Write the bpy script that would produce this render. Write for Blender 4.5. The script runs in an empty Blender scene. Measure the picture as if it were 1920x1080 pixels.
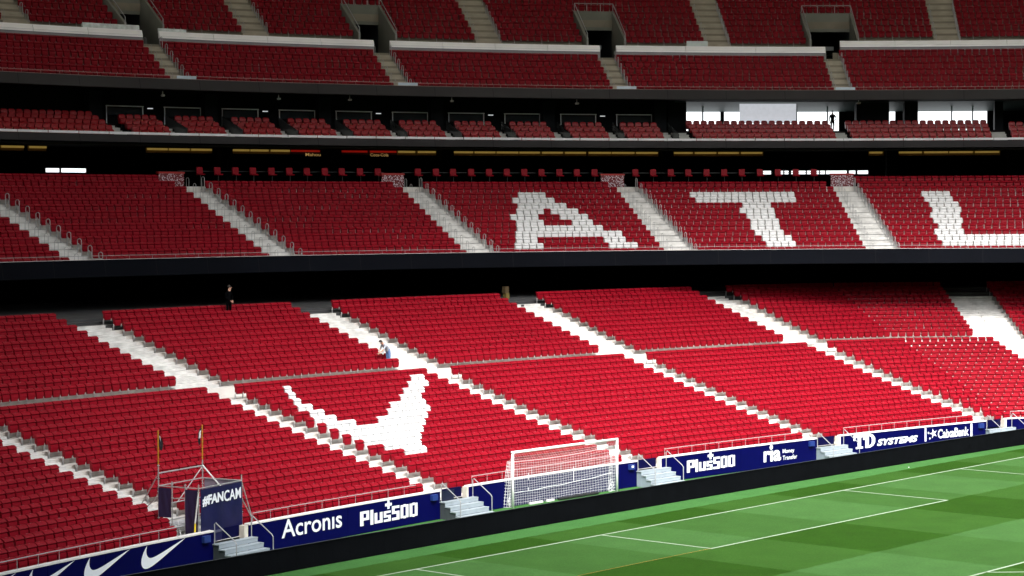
import bpy, math, random
import numpy as np
from mathutils import Vector, Matrix
random.seed(7); rng = np.random.default_rng(7)
R_ = math.radians
SC = bpy.context.scene
COL = SC.collection

# ------------------------------------------------------------------ camera
CAM = (-77.728, -55.2222, 13.2873); YAW = 0.8517; PITCH = -0.0354; ROLL = -0.0045; FPX = 4034.95
cd = bpy.data.cameras.new('camera'); cam = bpy.data.objects.new('camera', cd); COL.objects.link(cam)
cd.sensor_width = 36; cd.lens = FPX / 1920 * 36; cd.clip_start = .5; cd.clip_end = 3000
_f = Vector((math.sin(YAW)*math.cos(PITCH), math.cos(YAW)*math.cos(PITCH), math.sin(PITCH)))
_r = Vector((math.cos(YAW), -math.sin(YAW), 0)); _u = _r.cross(_f)
_r2 = _r*math.cos(ROLL) + _u*math.sin(ROLL); _u2 = -_r*math.sin(ROLL) + _u*math.cos(ROLL)
M = Matrix((( _r2.x, _u2.x, -_f.x, CAM[0]), (_r2.y, _u2.y, -_f.y, CAM[1]), (_r2.z, _u2.z, -_f.z, CAM[2]), (0, 0, 0, 1)))
cam.matrix_world = M
SC.camera = cam
SC.render.resolution_x = 1024; SC.render.resolution_y = 576
def project(P):
    d = Vector(P) - Vector(CAM); z = d.dot(_f)
    return 960 + FPX*d.dot(_r2)/z, 540 - FPX*d.dot(_u2)/z, z

# ------------------------------------------------------------------ world, sun, exposure
SUN_EL, SUN_AZ = 52, 222          # azimuth from north (+Y), clockwise
w = bpy.data.worlds.new('World'); SC.world = w; w.use_nodes = True
nt = w.node_tree; bg = nt.nodes['Background']
sky = nt.nodes.new('ShaderNodeTexSky'); sky.sky_type = 'NISHITA'; sky.sun_disc = False
sky.sun_elevation = R_(SUN_EL); sky.sun_rotation = R_(SUN_AZ); sky.air_density = 1.6; sky.dust_density = 6; sky.ozone_density = 1
hs = nt.nodes.new('ShaderNodeHueSaturation'); hs.inputs['Saturation'].default_value = .35
nt.links.new(sky.outputs[0], hs.inputs['Color']); nt.links.new(hs.outputs[0], bg.inputs[0]); bg.inputs[1].default_value = .125
sl = bpy.data.lights.new('sun', 'SUN'); sun = bpy.data.objects.new('sun', sl); COL.objects.link(sun)
sl.energy = 2.3; sl.angle = R_(40); sl.color = (1, .97, .92)
az = R_(SUN_AZ); el = R_(SUN_EL)
sun.rotation_euler = Vector((-math.sin(az)*math.cos(el), -math.cos(az)*math.cos(el), -math.sin(el))).to_track_quat('-Z', 'Y').to_euler()
vs = SC.view_settings; vs.view_transform = 'Standard'; vs.look = 'None'; vs.exposure = 1.7; vs.gamma = 1; vs.use_curve_mapping = False
SC.render.engine = 'CYCLES'

# ------------------------------------------------------------------ materials
MATS = {}
def mat(name, col, rough=.6, spec=.5, var=.08, scale=3., bump=0., metal=0., island=0., emit=None, es=1., alpha=1., bscale=None):
    if name in MATS: return MATS[name]
    m = bpy.data.materials.new(name); m.use_nodes = True; nt = m.node_tree; N = nt.nodes; L = nt.links
    b = N['Principled BSDF']; b.inputs['Roughness'].default_value = rough; b.inputs['Metallic'].default_value = metal
    b.inputs['Specular IOR Level'].default_value = spec
    geo = N.new('ShaderNodeNewGeometry')
    tex = N.new('ShaderNodeTexNoise'); tex.inputs['Scale'].default_value = scale; tex.inputs['Detail'].default_value = 5
    L.new(geo.outputs['Position'], tex.inputs['Vector'])
    mr = N.new('ShaderNodeMapRange'); mr.inputs[1].default_value = .3; mr.inputs[2].default_value = .7
    mr.inputs[3].default_value = 1-var; mr.inputs[4].default_value = 1+var; L.new(tex.outputs['Fac'], mr.inputs[0])
    out = mr.outputs[0]
    if island:
        m2 = N.new('ShaderNodeMapRange'); m2.inputs[3].default_value = 1-island; m2.inputs[4].default_value = 1+island
        L.new(geo.outputs['Random Per Island'], m2.inputs[0])
        mm = N.new('ShaderNodeMath'); mm.operation = 'MULTIPLY'; L.new(out, mm.inputs[0]); L.new(m2.outputs[0], mm.inputs[1]); out = mm.outputs[0]
    vm = N.new('ShaderNodeVectorMath'); vm.operation = 'SCALE'; vm.inputs[0].default_value = col[:3]; L.new(out, vm.inputs['Scale'])
    L.new(vm.outputs[0], b.inputs['Base Color'])
    if bump:
        bn = N.new('ShaderNodeBump'); bn.inputs['Strength'].default_value = bump; bn.inputs['Distance'].default_value = .02
        t2 = N.new('ShaderNodeTexNoise'); t2.inputs['Scale'].default_value = bscale or scale*8; t2.inputs['Detail'].default_value = 4
        L.new(geo.outputs['Position'], t2.inputs['Vector']); L.new(t2.outputs['Fac'], bn.inputs['Height']); L.new(bn.outputs[0], b.inputs['Normal'])
    if emit:
        b.inputs['Emission Color'].default_value = (*emit, 1); b.inputs['Emission Strength'].default_value = es
    if alpha < 1: b.inputs['Alpha'].default_value = alpha
    MATS[name] = m; return m
RED = mat('red_seat_plastic', (.205, .0018, .0095), .5, .14, .05, .25, island=.05)
RED_S = mat('red_padded_seat', (.24, .002, .006), .38, .25, .06, .5, island=.14)
WHT = mat('white_seat_plastic', (.66, .67, .69), .4, .4, .03, .3, island=.03)
GREY = mat('galvanised_steel', (.42, .43, .44), .42, .5, .12, 6, metal=.55)
TAG = mat('seat_number_tag', (.6, .5, .5), .5)
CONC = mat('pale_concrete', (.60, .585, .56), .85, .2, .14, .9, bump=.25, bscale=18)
AISL = mat('painted_aisle_concrete', (.60, .60, .59), .85, .15, .20, 1.6, bump=.2, bscale=20)
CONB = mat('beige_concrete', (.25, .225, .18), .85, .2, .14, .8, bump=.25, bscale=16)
CGREY = mat('grey_green_concrete', (.20, .205, .18), .85, .2, .12, .6)
DARKF = mat('dark_concourse_floor', (.05, .052, .055), .7, .3, .2, 1.2)
BLACK = mat('black_unlit_void', (.0015, .0016, .002), .9, .04, .2, .7)  # near-black colour stands in for the missing light inside the voids
NAVYF = mat('dark_fascia_paint', (.0026, .0034, .006), .8, .06, .15, .25)
GREYF = mat('grey_fascia_paint', (.040, .038, .040), .8, .12, .10, .22)
COPE = mat('white_coping_paint', (.72, .70, .70), .6, .3, .08, 2)
NAVY = mat('navy_board_print', (.0005, .0009, .052), .6, .07, .06, .6)
NAVYD = mat('navy_gate_panel', (.0006, .001, .030), .6, .1, .1, 1)
BLUE = mat('bright_blue_box', (.010, .030, .17), .5)
LETT = mat('white_vinyl', (.80, .83, .90), .5, .3, .02, 2)
LEDB = mat('black_display_face', (.0022, .0027, .0036), .9, .03, .15, 1.5)
LEDC = mat('black_display_frame', (.006, .006, .007), .5)
CREAM = mat('cream_pillar_paint', (.60, .57, .50), .7, .3, .1, 3)
STEP = mat('grey_steel_step', (.28, .33, .37), .5, .4, .08, 3)
GALW = mat('light_grey_rail', (.36, .37, .39), .4, .5, .06, 5, metal=.3)
RAILP = mat('dull_steel_rail', (.30, .29, .30), .45, .5, .06, 5, metal=.3)
GWHITE = mat('white_goal_paint', (.85, .86, .88), .35, .5, .02, 3)
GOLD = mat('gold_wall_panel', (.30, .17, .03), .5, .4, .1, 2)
GLASS = mat('tinted_dark_glass', (.02, .035, .04), .08, .6, .1, 1)
BANW = mat('white_wrapped_parapet', (.96, .96, 1.0), .3, .8, .05, .6)
BANG = mat('pale_grey_parapet', (.30, .29, .32), .6, .3, .05, .6)
LINE = mat('white_line_paint', (.24, .30, .23), .9, .1, .15, 8)

# ------------------------------------------------------------------ mesh helper
class MB:
    def __init__(s): s.v = []; s.f = []; s.m = []
    def add(s, vs, fs, mi=0):
        o = len(s.v); s.v += [tuple(map(float, q)) for q in vs]; s.f += [tuple(i+o for i in q) for q in fs]; s.m += [mi]*len(fs); return s
    def box(s, c, size, a=0., mi=0, tilt=None):
        hx, hy, hz = [q/2 for q in size]; ca, sa = math.cos(a), math.sin(a)
        P = []
        for x, y, z in [(-hx,-hy,-hz),(hx,-hy,-hz),(hx,hy,-hz),(-hx,hy,-hz),(-hx,-hy,hz),(hx,-hy,hz),(hx,hy,hz),(-hx,hy,hz)]:
            P.append((c[0]+x*ca+y*sa, c[1]-x*sa+y*ca, c[2]+z))
        return s.add(P, [(0,3,2,1),(4,5,6,7),(0,1,5,4),(1,2,6,5),(2,3,7,6),(3,0,4,7)], mi)
    def tube(s, pts, r, n=6, mi=0, cap=True):
        pts = [Vector(q) for q in pts]; rs = r if isinstance(r, (list, tuple)) else [r]*len(pts)
        V = []; F = []
        for i, q in enumerate(pts):
            t = (pts[min(i+1, len(pts)-1)] - pts[max(i-1, 0)]).normalized()
            up = Vector((0, 0, 1)) if abs(t.z) < .9 else Vector((1, 0, 0))
            a = t.cross(up).normalized(); b = a.cross(t)
            for k in range(n):
                g = 2*math.pi*k/n; V.append(q + (a*math.cos(g) + b*math.sin(g))*rs[i])
        for i in range(len(pts)-1):
            for k in range(n):
                F.append((i*n+k, i*n+(k+1)%n, (i+1)*n+(k+1)%n, (i+1)*n+k))
        if cap: F.append(tuple(range(n))[::-1]); F.append(tuple((len(pts)-1)*n+k for k in range(n)))
        return s.add(V, F, mi)
    def sweep(s, prof, stations, mi=0, closed=False, ends=True):
        """prof: list of (r,z[,mat]); stations: callables r->(x,y)"""
        n = len(prof); V = [(*st(q[0]), q[1]) for st in stations for q in prof]; o = len(s.v)
        s.v += [tuple(map(float, q)) for q in V]
        k = n if closed else n-1
        for i in range(len(stations)-1):
            for j in range(k):
                a = i*n+j; b = i*n+(j+1) % n
                s.f.append((o+a, o+a+n, o+b+n, o+b)); s.m.append(prof[j][2] if len(prof[j]) > 2 else mi)
        if closed and ends:
            s.f.append(tuple(o+j for j in range(n))); s.m.append(mi)
            e = o+(len(stations)-1)*n; s.f.append(tuple(e+j for j in range(n))[::-1]); s.m.append(mi)
        return s
    def mesh(s, name, mats):
        me = bpy.data.meshes.new(name); me.from_pydata(s.v, [], s.f)
        for m in (mats if isinstance(mats, (list, tuple)) else [mats]): me.materials.append(m)
        if any(s.m): me.polygons.foreach_set('material_index', s.m)
        me.update(); return me
    def build(s, name, mats, parent=None, smooth=False, weld=False):
        me = s.mesh(name, mats)
        if smooth: me.polygons.foreach_set('use_smooth', [True]*len(me.polygons))
        return link(name, me, parent)
def link(name, data, parent=None, loc=None, rz=None):
    o = bpy.data.objects.new(name, data); COL.objects.link(o)
    if parent: o.parent = parent
    if loc is not None: o.location = loc
    if rz is not None: o.rotation_euler = (0, 0, rz)
    return o
def tag(o, label=None, cat=None, group=None, kind=None):
    if label: o['label'] = label
    if cat: o['category'] = cat
    if group: o['group'] = group
    if kind: o['kind'] = kind
    return o
def thing(name, label, cat, loc=(0, 0, 0), rz=0, group=None):
    return tag(link(name, None, None, loc, rz), label, cat, group)
def ordi(n):
    s = {1: 'first', 2: 'second', 3: 'third', 4: 'fourth', 5: 'fifth', 6: 'sixth', 7: 'seventh', 8: 'eighth', 9: 'ninth', 10: 'tenth', 11: 'eleventh', 12: 'twelfth'}
    if n in s: return s[n]
    return f"{n}{'th' if 10 <= n % 100 <= 20 else {1:'st',2:'nd',3:'rd'}.get(n % 10, 'th')}"

# ------------------------------------------------------------------ plan geometry of the bowl
RW = 162.26; CWX, CWY = -.7187, 8.5443-162.2607
R2 = 67.48; R3 = 83.47; CUX, CUY = -3.3923, -27.8186
K19 = (43.88, 18.53); R19 = .9163 + 17*.7825 + 2.1417
def K2(r):
    d = (r - R19)/math.cos(R_(9.5)); return (K19[0]+d*math.sin(R_(32.5)), K19[1]+d*math.cos(R_(32.5)))
def isect(P, ang, th):
    """ray from wall centre at bearing th with the line through P running at -ang"""
    dx, dy = math.cos(R_(ang)), -math.sin(R_(ang)); rx, ry = math.sin(R_(th)), math.cos(R_(th))
    det = rx*(-dy) + ry*dx; qx, qy = P[0]-CWX, P[1]-CWY
    t = (qx*(-dy) + qy*dx)/det; return (CWX+rx*t, CWY+ry*t)
def lowP(th, r):
    if th <= 12.2: return (CWX+(RW+r)*math.sin(R_(th)), CWY+(RW+r)*math.cos(R_(th)))
    k = K2(r); tk = math.degrees(math.atan2(k[0]-CWX, k[1]-CWY))
    if tk <= 12.2: return isect(k, 42, th)
    return isect(k, 23 if th < tk else 42, th)
def lowA(th, r=0):
    if th <= 12.2: return R_(th)
    k = K2(r); tk = math.degrees(math.atan2(k[0]-CWX, k[1]-CWY)); return R_(23 if th < tk else 42)
def LS(th): return lambda r: lowP(th, r)
def KS(d=0):
    return lambda r: (K2(r)[0]+d*math.cos(R_(42)), K2(r)[1]-d*math.sin(R_(42)))
def low_st(a, b, step=.6):
    """stations from bearing a to bearing b (b > 13 means run on past the bend)"""
    lim = min(b, 12.2); n = max(1, int(math.ceil((lim-a)/step)))
    S = [LS(a+(lim-a)*i/n) for i in range(n+1)] if a < 12.2 else [LS(a)]
    if b > 13: S += [KS(0), KS(14), KS(40)]
    elif b > 12.2: S.append(LS(b))
    return S
def upP(th, R): return (CUX+R*math.sin(R_(th)), CUY+R*math.cos(R_(th)))
def up_st(a, b, base, step=1.):
    n = max(1, int(math.ceil((b-a)/step))); return [(lambda r, t=a+(b-a)*i/n: upP(t, base+r)) for i in range(n+1)]
# rows: (distance of the seat back behind the wall / fascia, height of the seat top)
def low_row(k):
    r1, z1, td, ri, rd, cr, cz = .9163, 1.5102, .7825, .1883, .0028, 2.1417, .4258
    if k <= 18: j = k-1; return r1+td*j, z1+ri*j+rd*j*(j-1)/2
    j = 17; r, z = r1+td*j, z1+ri*j+rd*j*(j-1)/2; m = k-19
    return r+cr+td*m, z+cz+(ri+rd*18)*m+rd*m*(m-1)/2
def t2_row(k): return .8861+.869*k, 10.9067+.3693*k
def t3_row(k): return .9177+.7414*k, 22.3185+.511*k
def tu_row(k): return 8.0+.74*k, 26.518+.535*k
SH = .73                                            # seat top above its tread
E_LOW = [-13.33, -8.33, -3.32, 1.66, 6.66, 11.68]   # right-hand block edges (bearing)
def gap_low(k): return .60 if k <= 18 else .94

# ------------------------------------------------------------------ ground and pitch
g = MB(); g.add([(-900,-900,-.30),(900,-900,-.30),(900,900,-.30),(-900,900,-.30)], [(0,1,2,3)])
tag(g.build('ground', mat('dry_ground', (.16, .15, .12), .9, .2, .2, .02)), kind='structure')
def grass_mat():
    m = bpy.data.materials.new('mown_grass'); m.use_nodes = True; nt = m.node_tree; N = nt.nodes; L = nt.links; b = N['Principled BSDF']
    b.inputs['Roughness'].default_value = .85; b.inputs['Specular IOR Level'].default_value = .08
    geo = N.new('ShaderNodeNewGeometry'); nz = N.new('ShaderNodeTexNoise'); nz.inputs['Scale'].default_value = 3.5; nz.inputs['Detail'].default_value = 6
    L.new(geo.outputs['Position'], nz.inputs['Vector'])
    sub = N.new('ShaderNodeVectorMath'); sub.operation = 'MULTIPLY_ADD'; L.new(nz.outputs['Color'], sub.inputs[0]); sub.inputs[1].default_value = (.28, .28, 0); L.new(geo.outputs['Position'], sub.inputs[2])
    xyz = N.new('ShaderNodeSeparateXYZ'); L.new(sub.outputs[0], xyz.inputs[0])
    def ma(op, a, bv=None, c=None):
        n = N.new('ShaderNodeMath'); n.operation = op
        for i, q in enumerate((a, bv, c)):
            if q is None: continue
            if isinstance(q, (int, float)): n.inputs[i].default_value = q
            else: L.new(q, n.inputs[i])
        return n.outputs[0]
    X = ma('SUBTRACT', xyz.outputs[0], .14-.0); Y = ma('SUBTRACT', xyz.outputs[1], .14)
    col = ma('FLOORED_MODULO', ma('FLOOR', ma('DIVIDE', X, 5.76)), 2)      # 1 on the dark columns (-5.76..0)
    band = ma('FLOORED_MODULO', ma('FLOOR', ma('DIVIDE', Y, 5.5)), 2)      # -5.5..0 -> 1 (light), -11..-5.5 -> 0 (dark)
    zero = ma('GREATER_THAN', Y, 0.0); strip = ma('GREATER_THAN', Y, 2.0)
    lite = ma('MULTIPLY', band, ma('SUBTRACT', 1, zero))
    def mix(f, a, c):
        n = N.new('ShaderNodeMix'); n.data_type = 'RGBA'; L.new(f, n.inputs[0])
        for i, q in ((6, a), (7, c)):
            if isinstance(q, tuple): n.inputs[i].default_value = (*q, 1)
            else: L.new(q, n.inputs[i])
        return n.outputs[2]
    darkb = mix(col, (.023, .069, .0095), (.014, .049, .0032))
    liteb = mix(col, (.036, .096, .024), (.028, .079, .016))
    c = mix(lite, darkb, liteb); c = mix(strip, c, (.038, .118, .031))
    # wear and blade grain
    n2 = N.new('ShaderNodeTexNoise'); n2.inputs['Scale'].default_value = .55; n2.inputs['Detail'].default_value = 8; n2.inputs['Roughness'].default_value = .7; L.new(geo.outputs['Position'], n2.inputs['Vector'])
    mp = N.new('ShaderNodeMapping'); mp.inputs['Scale'].default_value = (2.2, 14, 1); L.new(geo.outputs['Position'], mp.inputs[0])
    n3 = N.new('ShaderNodeTexNoise'); n3.inputs['Scale'].default_value = 2.2; n3.inputs['Detail'].default_value = 9; n3.inputs['Roughness'].default_value = .75; L.new(mp.outputs[0], n3.inputs['Vector'])
    n5 = N.new('ShaderNodeTexNoise'); n5.inputs['Scale'].default_value = 9; n5.inputs['Detail'].default_value = 10; n5.inputs['Roughness'].default_value = .8; L.new(geo.outputs['Position'], n5.inputs['Vector'])
    f = ma('ADD', ma('MULTIPLY_ADD', n2.outputs['Fac'], .6, .70), ma('ADD', ma('MULTIPLY_ADD', n3.outputs['Fac'], 1.3, -.65), ma('MULTIPLY_ADD', n5.outputs['Fac'], .9, -.45)))
    vm = N.new('ShaderNodeVectorMath'); vm.operation = 'SCALE'; L.new(c, vm.inputs[0]); L.new(f, vm.inputs['Scale']); L.new(vm.outputs[0], b.inputs['Base Color'])
    bn = N.new('ShaderNodeBump'); bn.inputs['Strength'].default_value = .5; bn.inputs['Distance'].default_value = .03; n4 = N.new('ShaderNodeTexNoise'); n4.inputs['Scale'].default_value = 30
    L.new(geo.outputs['Position'], n4.inputs['Vector']); L.new(n4.outputs['Fac'], bn.inputs['Height']); L.new(bn.outputs[0], b.inputs['Normal'])
    return m
g = MB(); g.add([(-60,-130,0),(60,-130,0),(60,9.4,0),(-60,9.4,0)], [(0,1,2,3)])
tag(g.build('pitch', grass_mat()), kind='structure')
ln = MB(); LZ = .006; LW = .12
def strip(x0, y0, x1, y1):
    ln.add([(x0,y0,LZ),(x1,y0,LZ),(x1,y1,LZ),(x0,y1,LZ)], [(0,1,2,3)])
h = LW/2
strip(-34, -h, 34, h); strip(-9.16-h, -5.5, -9.16+h, -h); strip(9.16-h, -5.5, 9.16+h, -h); strip(-9.16-h, -5.5-LW, 9.16+h, -5.5)
strip(-20.16-h, -16.5, -20.16+h, -h); strip(20.16-h, -16.5, 20.16+h, -h); strip(-20.16-h, -16.5-LW, 20.16+h, -16.5)
strip(-34-h, -105, -34+h, -h); strip(34-h, -105, 34+h, -h)
for i in range(24):
    a0 = R_(217-90+143*0) ; t0 = R_(-53+i*106/24); t1 = R_(-53+(i+1)*106/24)
    q = [(-math.sin(t)*rr*-1, -11-math.cos(t)*rr) for t, rr in ((t0, 9.15-h), (t1, 9.15-h), (t1, 9.15+h), (t0, 9.15+h))]
    ln.add([(x, y, LZ) for x, y in q], [(0,1,2,3)])
tag(ln.build('pitch_markings', LINE), kind='structure')
tag(MB().tube([(-17.5, -5.60, .02), (-13, -5.55, .012), (-9.2, -5.56, .012)], .003, 4).build('marking_string', mat('orange_string', (.55, .25, .05))), 'thin orange setting-out string lying on the mown grass', 'string')

# ------------------------------------------------------------------ the grandstand
stand = thing('grandstand', 'four-tier stadium end stand with grey and navy fascias and red seats', 'grandstand', (0, 8.5, 0))
stand.location = (0, 0, 0)
# lower terrace
prof = [(.20, low_row(1)[1]-SH, 0)]
for k in range(1, 31):
    r, z = low_row(k); f = z-SH
    if k == 19 or (k > 1 and False): pass
    if k > 1:
        edge = (low_row(k-1)[0]+.335) if k != 19 else r-.45
        mi = 1 if k >= 30 else 0
        prof[-1] = (*prof[-1][:2], 0)
        prof.append((edge, low_row(k-1)[1]-SH, mi)); prof.append((edge, f, mi))
rl, zl = low_row(30)
prof += [(rl+.6, zl-SH, 1), (rl+.6, zl-SH+.14, 1), (rl+1.0, zl-SH+.14, 1), (rl+1.0, zl-SH+.28, 1), (rl+26, zl-SH+.28, 1), (rl+26, -.2, 1)]
MB().sweep(prof, low_st(-20, 14)).build('lower_terrace', [CONC, DARKF], stand)
# aisle steps of the lower tier, one object per aisle
def aisle_steps(e, rows, rowf, P, gapf, matr, fn_deg=None, name='aisle_stair', par=None, extra=.02, nose=False):
    b = MB()
    for k in rows:
        r, z = rowf(k); r2, z2 = rowf(k+1); f = z-SH; f2 = z2-SH; L0 = e+extra*.2; L1 = e+gapf(k)-.02
        edge = r+.335 if rowf is not low_row or k != 18 else r2-.45
        n = 2
        st = [lambda rr, t=t: P(t, rr) for t in (L0, (L0+L1)/2, L1)]
        b.sweep([(edge-.36, f+.002), (edge-.36, (f+f2)/2), (edge-.002, (f+f2)/2), (edge-.002, f2+.004), (edge+.30, f2+.004), (edge+.30, f2-.03), (edge, f2-.03), (edge, f+.002)], st, 0, closed=True)
        b.sweep([(edge-.38, f+.003), (edge-.37, f+.012), (r-.42, f+.012), (r-.43, f+.003)], st, 0)
        if nose:  # thin dark strip along the front edge of each step
            b.sweep([(edge-.045, f2+.006), (edge-.045, f2+.016), (edge+.02, f2+.016), (edge+.02, f2+.006)], st, 1, closed=True)
    return b.build(name, matr, par or stand)
for e in E_LOW + [17.2]:
    if e < 15: aisle_steps(e, range(1, 30), low_row, lowP, gap_low, [AISL])
# wide gangway past the bend
b = MB()
for k in range(1, 29):
    r, z = low_row(k); r2, z2 = low_row(k+1); f = z-SH; f2 = z2-SH; edge = r+.335 if k != 18 else r2-.45
    d0 = 5.9 if k <= 18 else 5.6+.185*(k-19); d1 = d0+(2.2 if k <= 18 else 3.3)
    st = [lambda rr, d=d: KS(d)(rr) for d in (d0+.1, (d0+d1)/2-.02)]; st2 = [lambda rr, d=d: KS(d)(rr) for d in ((d0+d1)/2+.02, d1-.1)]
    for s_ in (st, st2):
        b.sweep([(edge-.36, f+.002), (edge-.36, (f+f2)/2), (edge-.002, (f+f2)/2), (edge-.002, f2+.004), (edge+.38, f2+.004), (edge+.38, f2-.03), (edge, f2-.03), (edge, f+.002)], s_, 0, closed=True)
b.build('gangway_stair', [AISL], stand)

# middle tier (tier two)
prof = [(.18, t2_row(0)[1]-SH, 0)]
for k in range(1, 14):
    edge = t2_row(k-1)[0]+.38; prof += [(edge, t2_row(k-1)[1]-SH, 0), (edge, t2_row(k)[1]-SH, 0)]
r13, z13 = t2_row(13)
prof[-1] = (*prof[-1][:2], 1)
prof += [(24.2, z13-SH, 1), (24.2, z13-SH-.6, 1), (13.5, 13.2, 1), (.5, 9.80, 1), (.1, 9.80, 1)]
MB().sweep(prof, up_st(-12, 64, R2)).build('middle_terrace', [CONC, BLACK], stand)
E_T2 = [-13.1, -1.48, 10.12, 21.64, 33.13, 44.64, 56.2]
for e in E_T2:
    aisle_steps(e, range(0, 12), t2_row, lambda t, r: upP(t, R2+r), lambda k: 1.93-.045*k, [AISL, mat('dark_step_line', (.05, .055, .06), .6)], nose=True)
# fascias: front faces with rounded lips
def fascia(name, base, zt, zb, m, st, depth=.55, back=1.2):
    pr = [(.22, zt-.25), (.22, zt), (.03, zt), (0, zt-.04), (-.15, zb+.03), (-.12, zb), (.25, zb), (back, zb+.12)]
    k = 3
    for i in range(0, len(st)-1, k):
        a = [st[min(j, len(st)-1)] for j in range(i, i+k+1)]
        a = a[:len(set(map(id, a)))]
        b = MB(); b.sweep(pr, a)
        o = b.build(name, m, stand); o.location = (0, 0, -.0)
        # recessed joint cover behind the seam
    jb = MB()
    for i in range(k, len(st)-1, k):
        q = [(*st[i](r-.004), z) for r, z in ((0, zt-.04), (-.15, zb+.03))]; d = .018; p0 = st[i](0); p1 = st[i-1](0); dx, dy = p0[0]-p1[0], p0[1]-p1[1]; L_ = math.hypot(dx, dy); dx *= d/L_; dy *= d/L_
        jb.add([(q[0][0]-dx, q[0][1]-dy, q[0][2]), (q[0][0]+dx, q[0][1]+dy, q[0][2]), (q[1][0]+dx, q[1][1]+dy, q[1][2]), (q[1][0]-dx, q[1][1]-dy, q[1][2])], [(0, 1, 2, 3)])
    o = jb.build('fascia_joints', [mat('dark_joint_strip', (.012, .012, .014), .8, .05)], stand); o['kind'] = 'stuff'
fascia('middle_fascia', R2, 10.75, 9.79, NAVYF, up_st(-12, 64, R2))
fascia('box_fascia', R3, 18.35, 17.64, GREYF, up_st(-8, 64, R3))
fascia('upper_fascia', R3, 22.04, 21.33, GREYF, up_st(-8, 64, R3))
def cap(name, base, zt, m, a=-8, bb=64, w_=.10, hgt=.02):
    MB().sweep([(-.01, zt+.003), (-.01, zt+hgt), (w_, zt+hgt), (w_, zt+.003)], up_st(a, bb, base), closed=True).build(name, m, stand)
cap('middle_fascia_trim', R2, 10.75, COPE, -12); cap('upper_fascia_trim', R3, 22.04, mat('pink_grey_trim', (.38, .30, .29), .6)); 
# box level: floor steps, ceiling, rear
FB = 18.10
prof = [(.2, FB, 0), (1.35, FB, 0), (1.35, FB+.38, 0), (2.25, FB+.38, 0), (2.25, FB+.78, 0), (3.2, FB+.78, 0), (3.2, FB+1.1, 1), (9.4, FB+1.1, 1), (9.4, 17.78, 1), (.6, 17.74, 1)]
MB().sweep(prof, up_st(-8, 64, R3)).build('box_terrace', [mat('dark_box_carpet', (.012, .011, .012), .9, .1), BLACK], stand)
MB().sweep([(-.1, 21.34), (9.6, 21.62), (9.6, 21.9)], up_st(-8, 64, R3)).build('box_ceiling', [BLACK], stand)
# upper tier, lower part; then walkway and upper part
def upper_profile(shift):
    pr = [(.18, t3_row(0)[1]-SH, 0)]; n = 6+shift
    for k in range(1, n):
        edge = t3_row(k-1)[0]+.33; pr += [(edge, t3_row(k-1)[1]-SH, 0), (edge, t3_row(k)[1]-SH, 0)]
    zw = t3_row(n)[1]-SH; rw = t3_row(n-1)[0]+.33
    pr += [(rw, t3_row(n-1)[1]-SH, 0), (rw, zw, 0), (7.55+.74*shift, zw, 0)]
    pr.append((7.55+.74*shift, tu_row(shift)[1]-SH, 0))
    for k in range(shift, 16):
        edge = tu_row(k)[0]+.33; pr += [(edge, tu_row(k)[1]-SH, 0), (edge, tu_row(k+1)[1]-SH, 0)]
    pr += [(22, tu_row(16)[1]-SH, 0), (22, 21.9, 1), (9.7, 21.9, 1)]
    return pr
SPLIT = 46.2
E_T3 = [.60, 11.87, 23.15, 34.38, 45.63]
GAP3 = .93
# vomitory cut-outs: the upper part is built in pieces between them
VOMS = [(11.80, 13.72, 0), (23.08, 25.00, 0), (34.30, 36.28, 0), (45.25, 47.70, 0)]
lo_n = 6
pl = upper_profile(0); cut = next(i for i, q in enumerate(pl) if q[0] > 7.5)
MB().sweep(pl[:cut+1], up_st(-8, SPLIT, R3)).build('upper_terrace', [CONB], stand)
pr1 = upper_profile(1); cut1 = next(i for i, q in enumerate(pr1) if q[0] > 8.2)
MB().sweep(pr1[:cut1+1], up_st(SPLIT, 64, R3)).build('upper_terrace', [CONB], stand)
segs = [(-8, VOMS[0][0]), (VOMS[0][1], VOMS[1][0]), (VOMS[1][1], VOMS[2][0]), (VOMS[2][1], VOMS[3][0])]
cb = MB()
for a, c_ in segs: cb.sweep(pl[cut:], up_st(a, c_, R3))
cb.sweep(pr1[cut1:], up_st(VOMS[3][1], 64, R3))
for a, c_, s_ in VOMS: cb.sweep([(10.75, tu_row(3)[1]-SH, 0)] + pl[pl.index((tu_row(3)[0]+.33, tu_row(3)[1]-SH, 0)):], up_st(a, c_, R3))
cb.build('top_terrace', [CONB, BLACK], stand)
# front kerb below the first upper row
for e in [6.34, 17.62, 28.96, 40.2, 51.35]:
    b = MB(); P = lambda t, r: upP(t, R3+r); sft = 1 if e > SPLIT else 0
    for k in range(sft, 14):
        r, z = tu_row(k); f, f2 = z-SH, tu_row(k+1)[1]-SH; edge = r+.33
        for h0, h1, rr in ((0, 1/3, .5), (1/3, 2/3, .25)):
            b.sweep([(edge-rr, f+.002), (edge-rr, f+(f2-f)*h1), (edge-.002, f+(f2-f)*h1), (edge-.002, f+.002)], [lambda q, t=t: P(t, q) for t in (e+.03, e+1.27)], closed=True)
    f0 = tu_row(sft)[1]-SH; zw = t3_row(6+sft)[1]-SH
    for i in range(4): b.sweep([(6.5+.74*sft+.28*i, zw), (6.5+.74*sft+.28*i, zw+(f0-zw)*(i+1)/4-.004), (7.545+.74*sft, zw+(f0-zw)*(i+1)/4-.004), (7.545+.74*sft, zw)], [lambda q, t=t: P(t, q) for t in (e+.03, e+1.27)], closed=True)
    b.build('top_aisle_stair', [mat('worn_beige_step', (.42, .385, .31), .85, .2, .16, 1.2)], stand)
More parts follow.
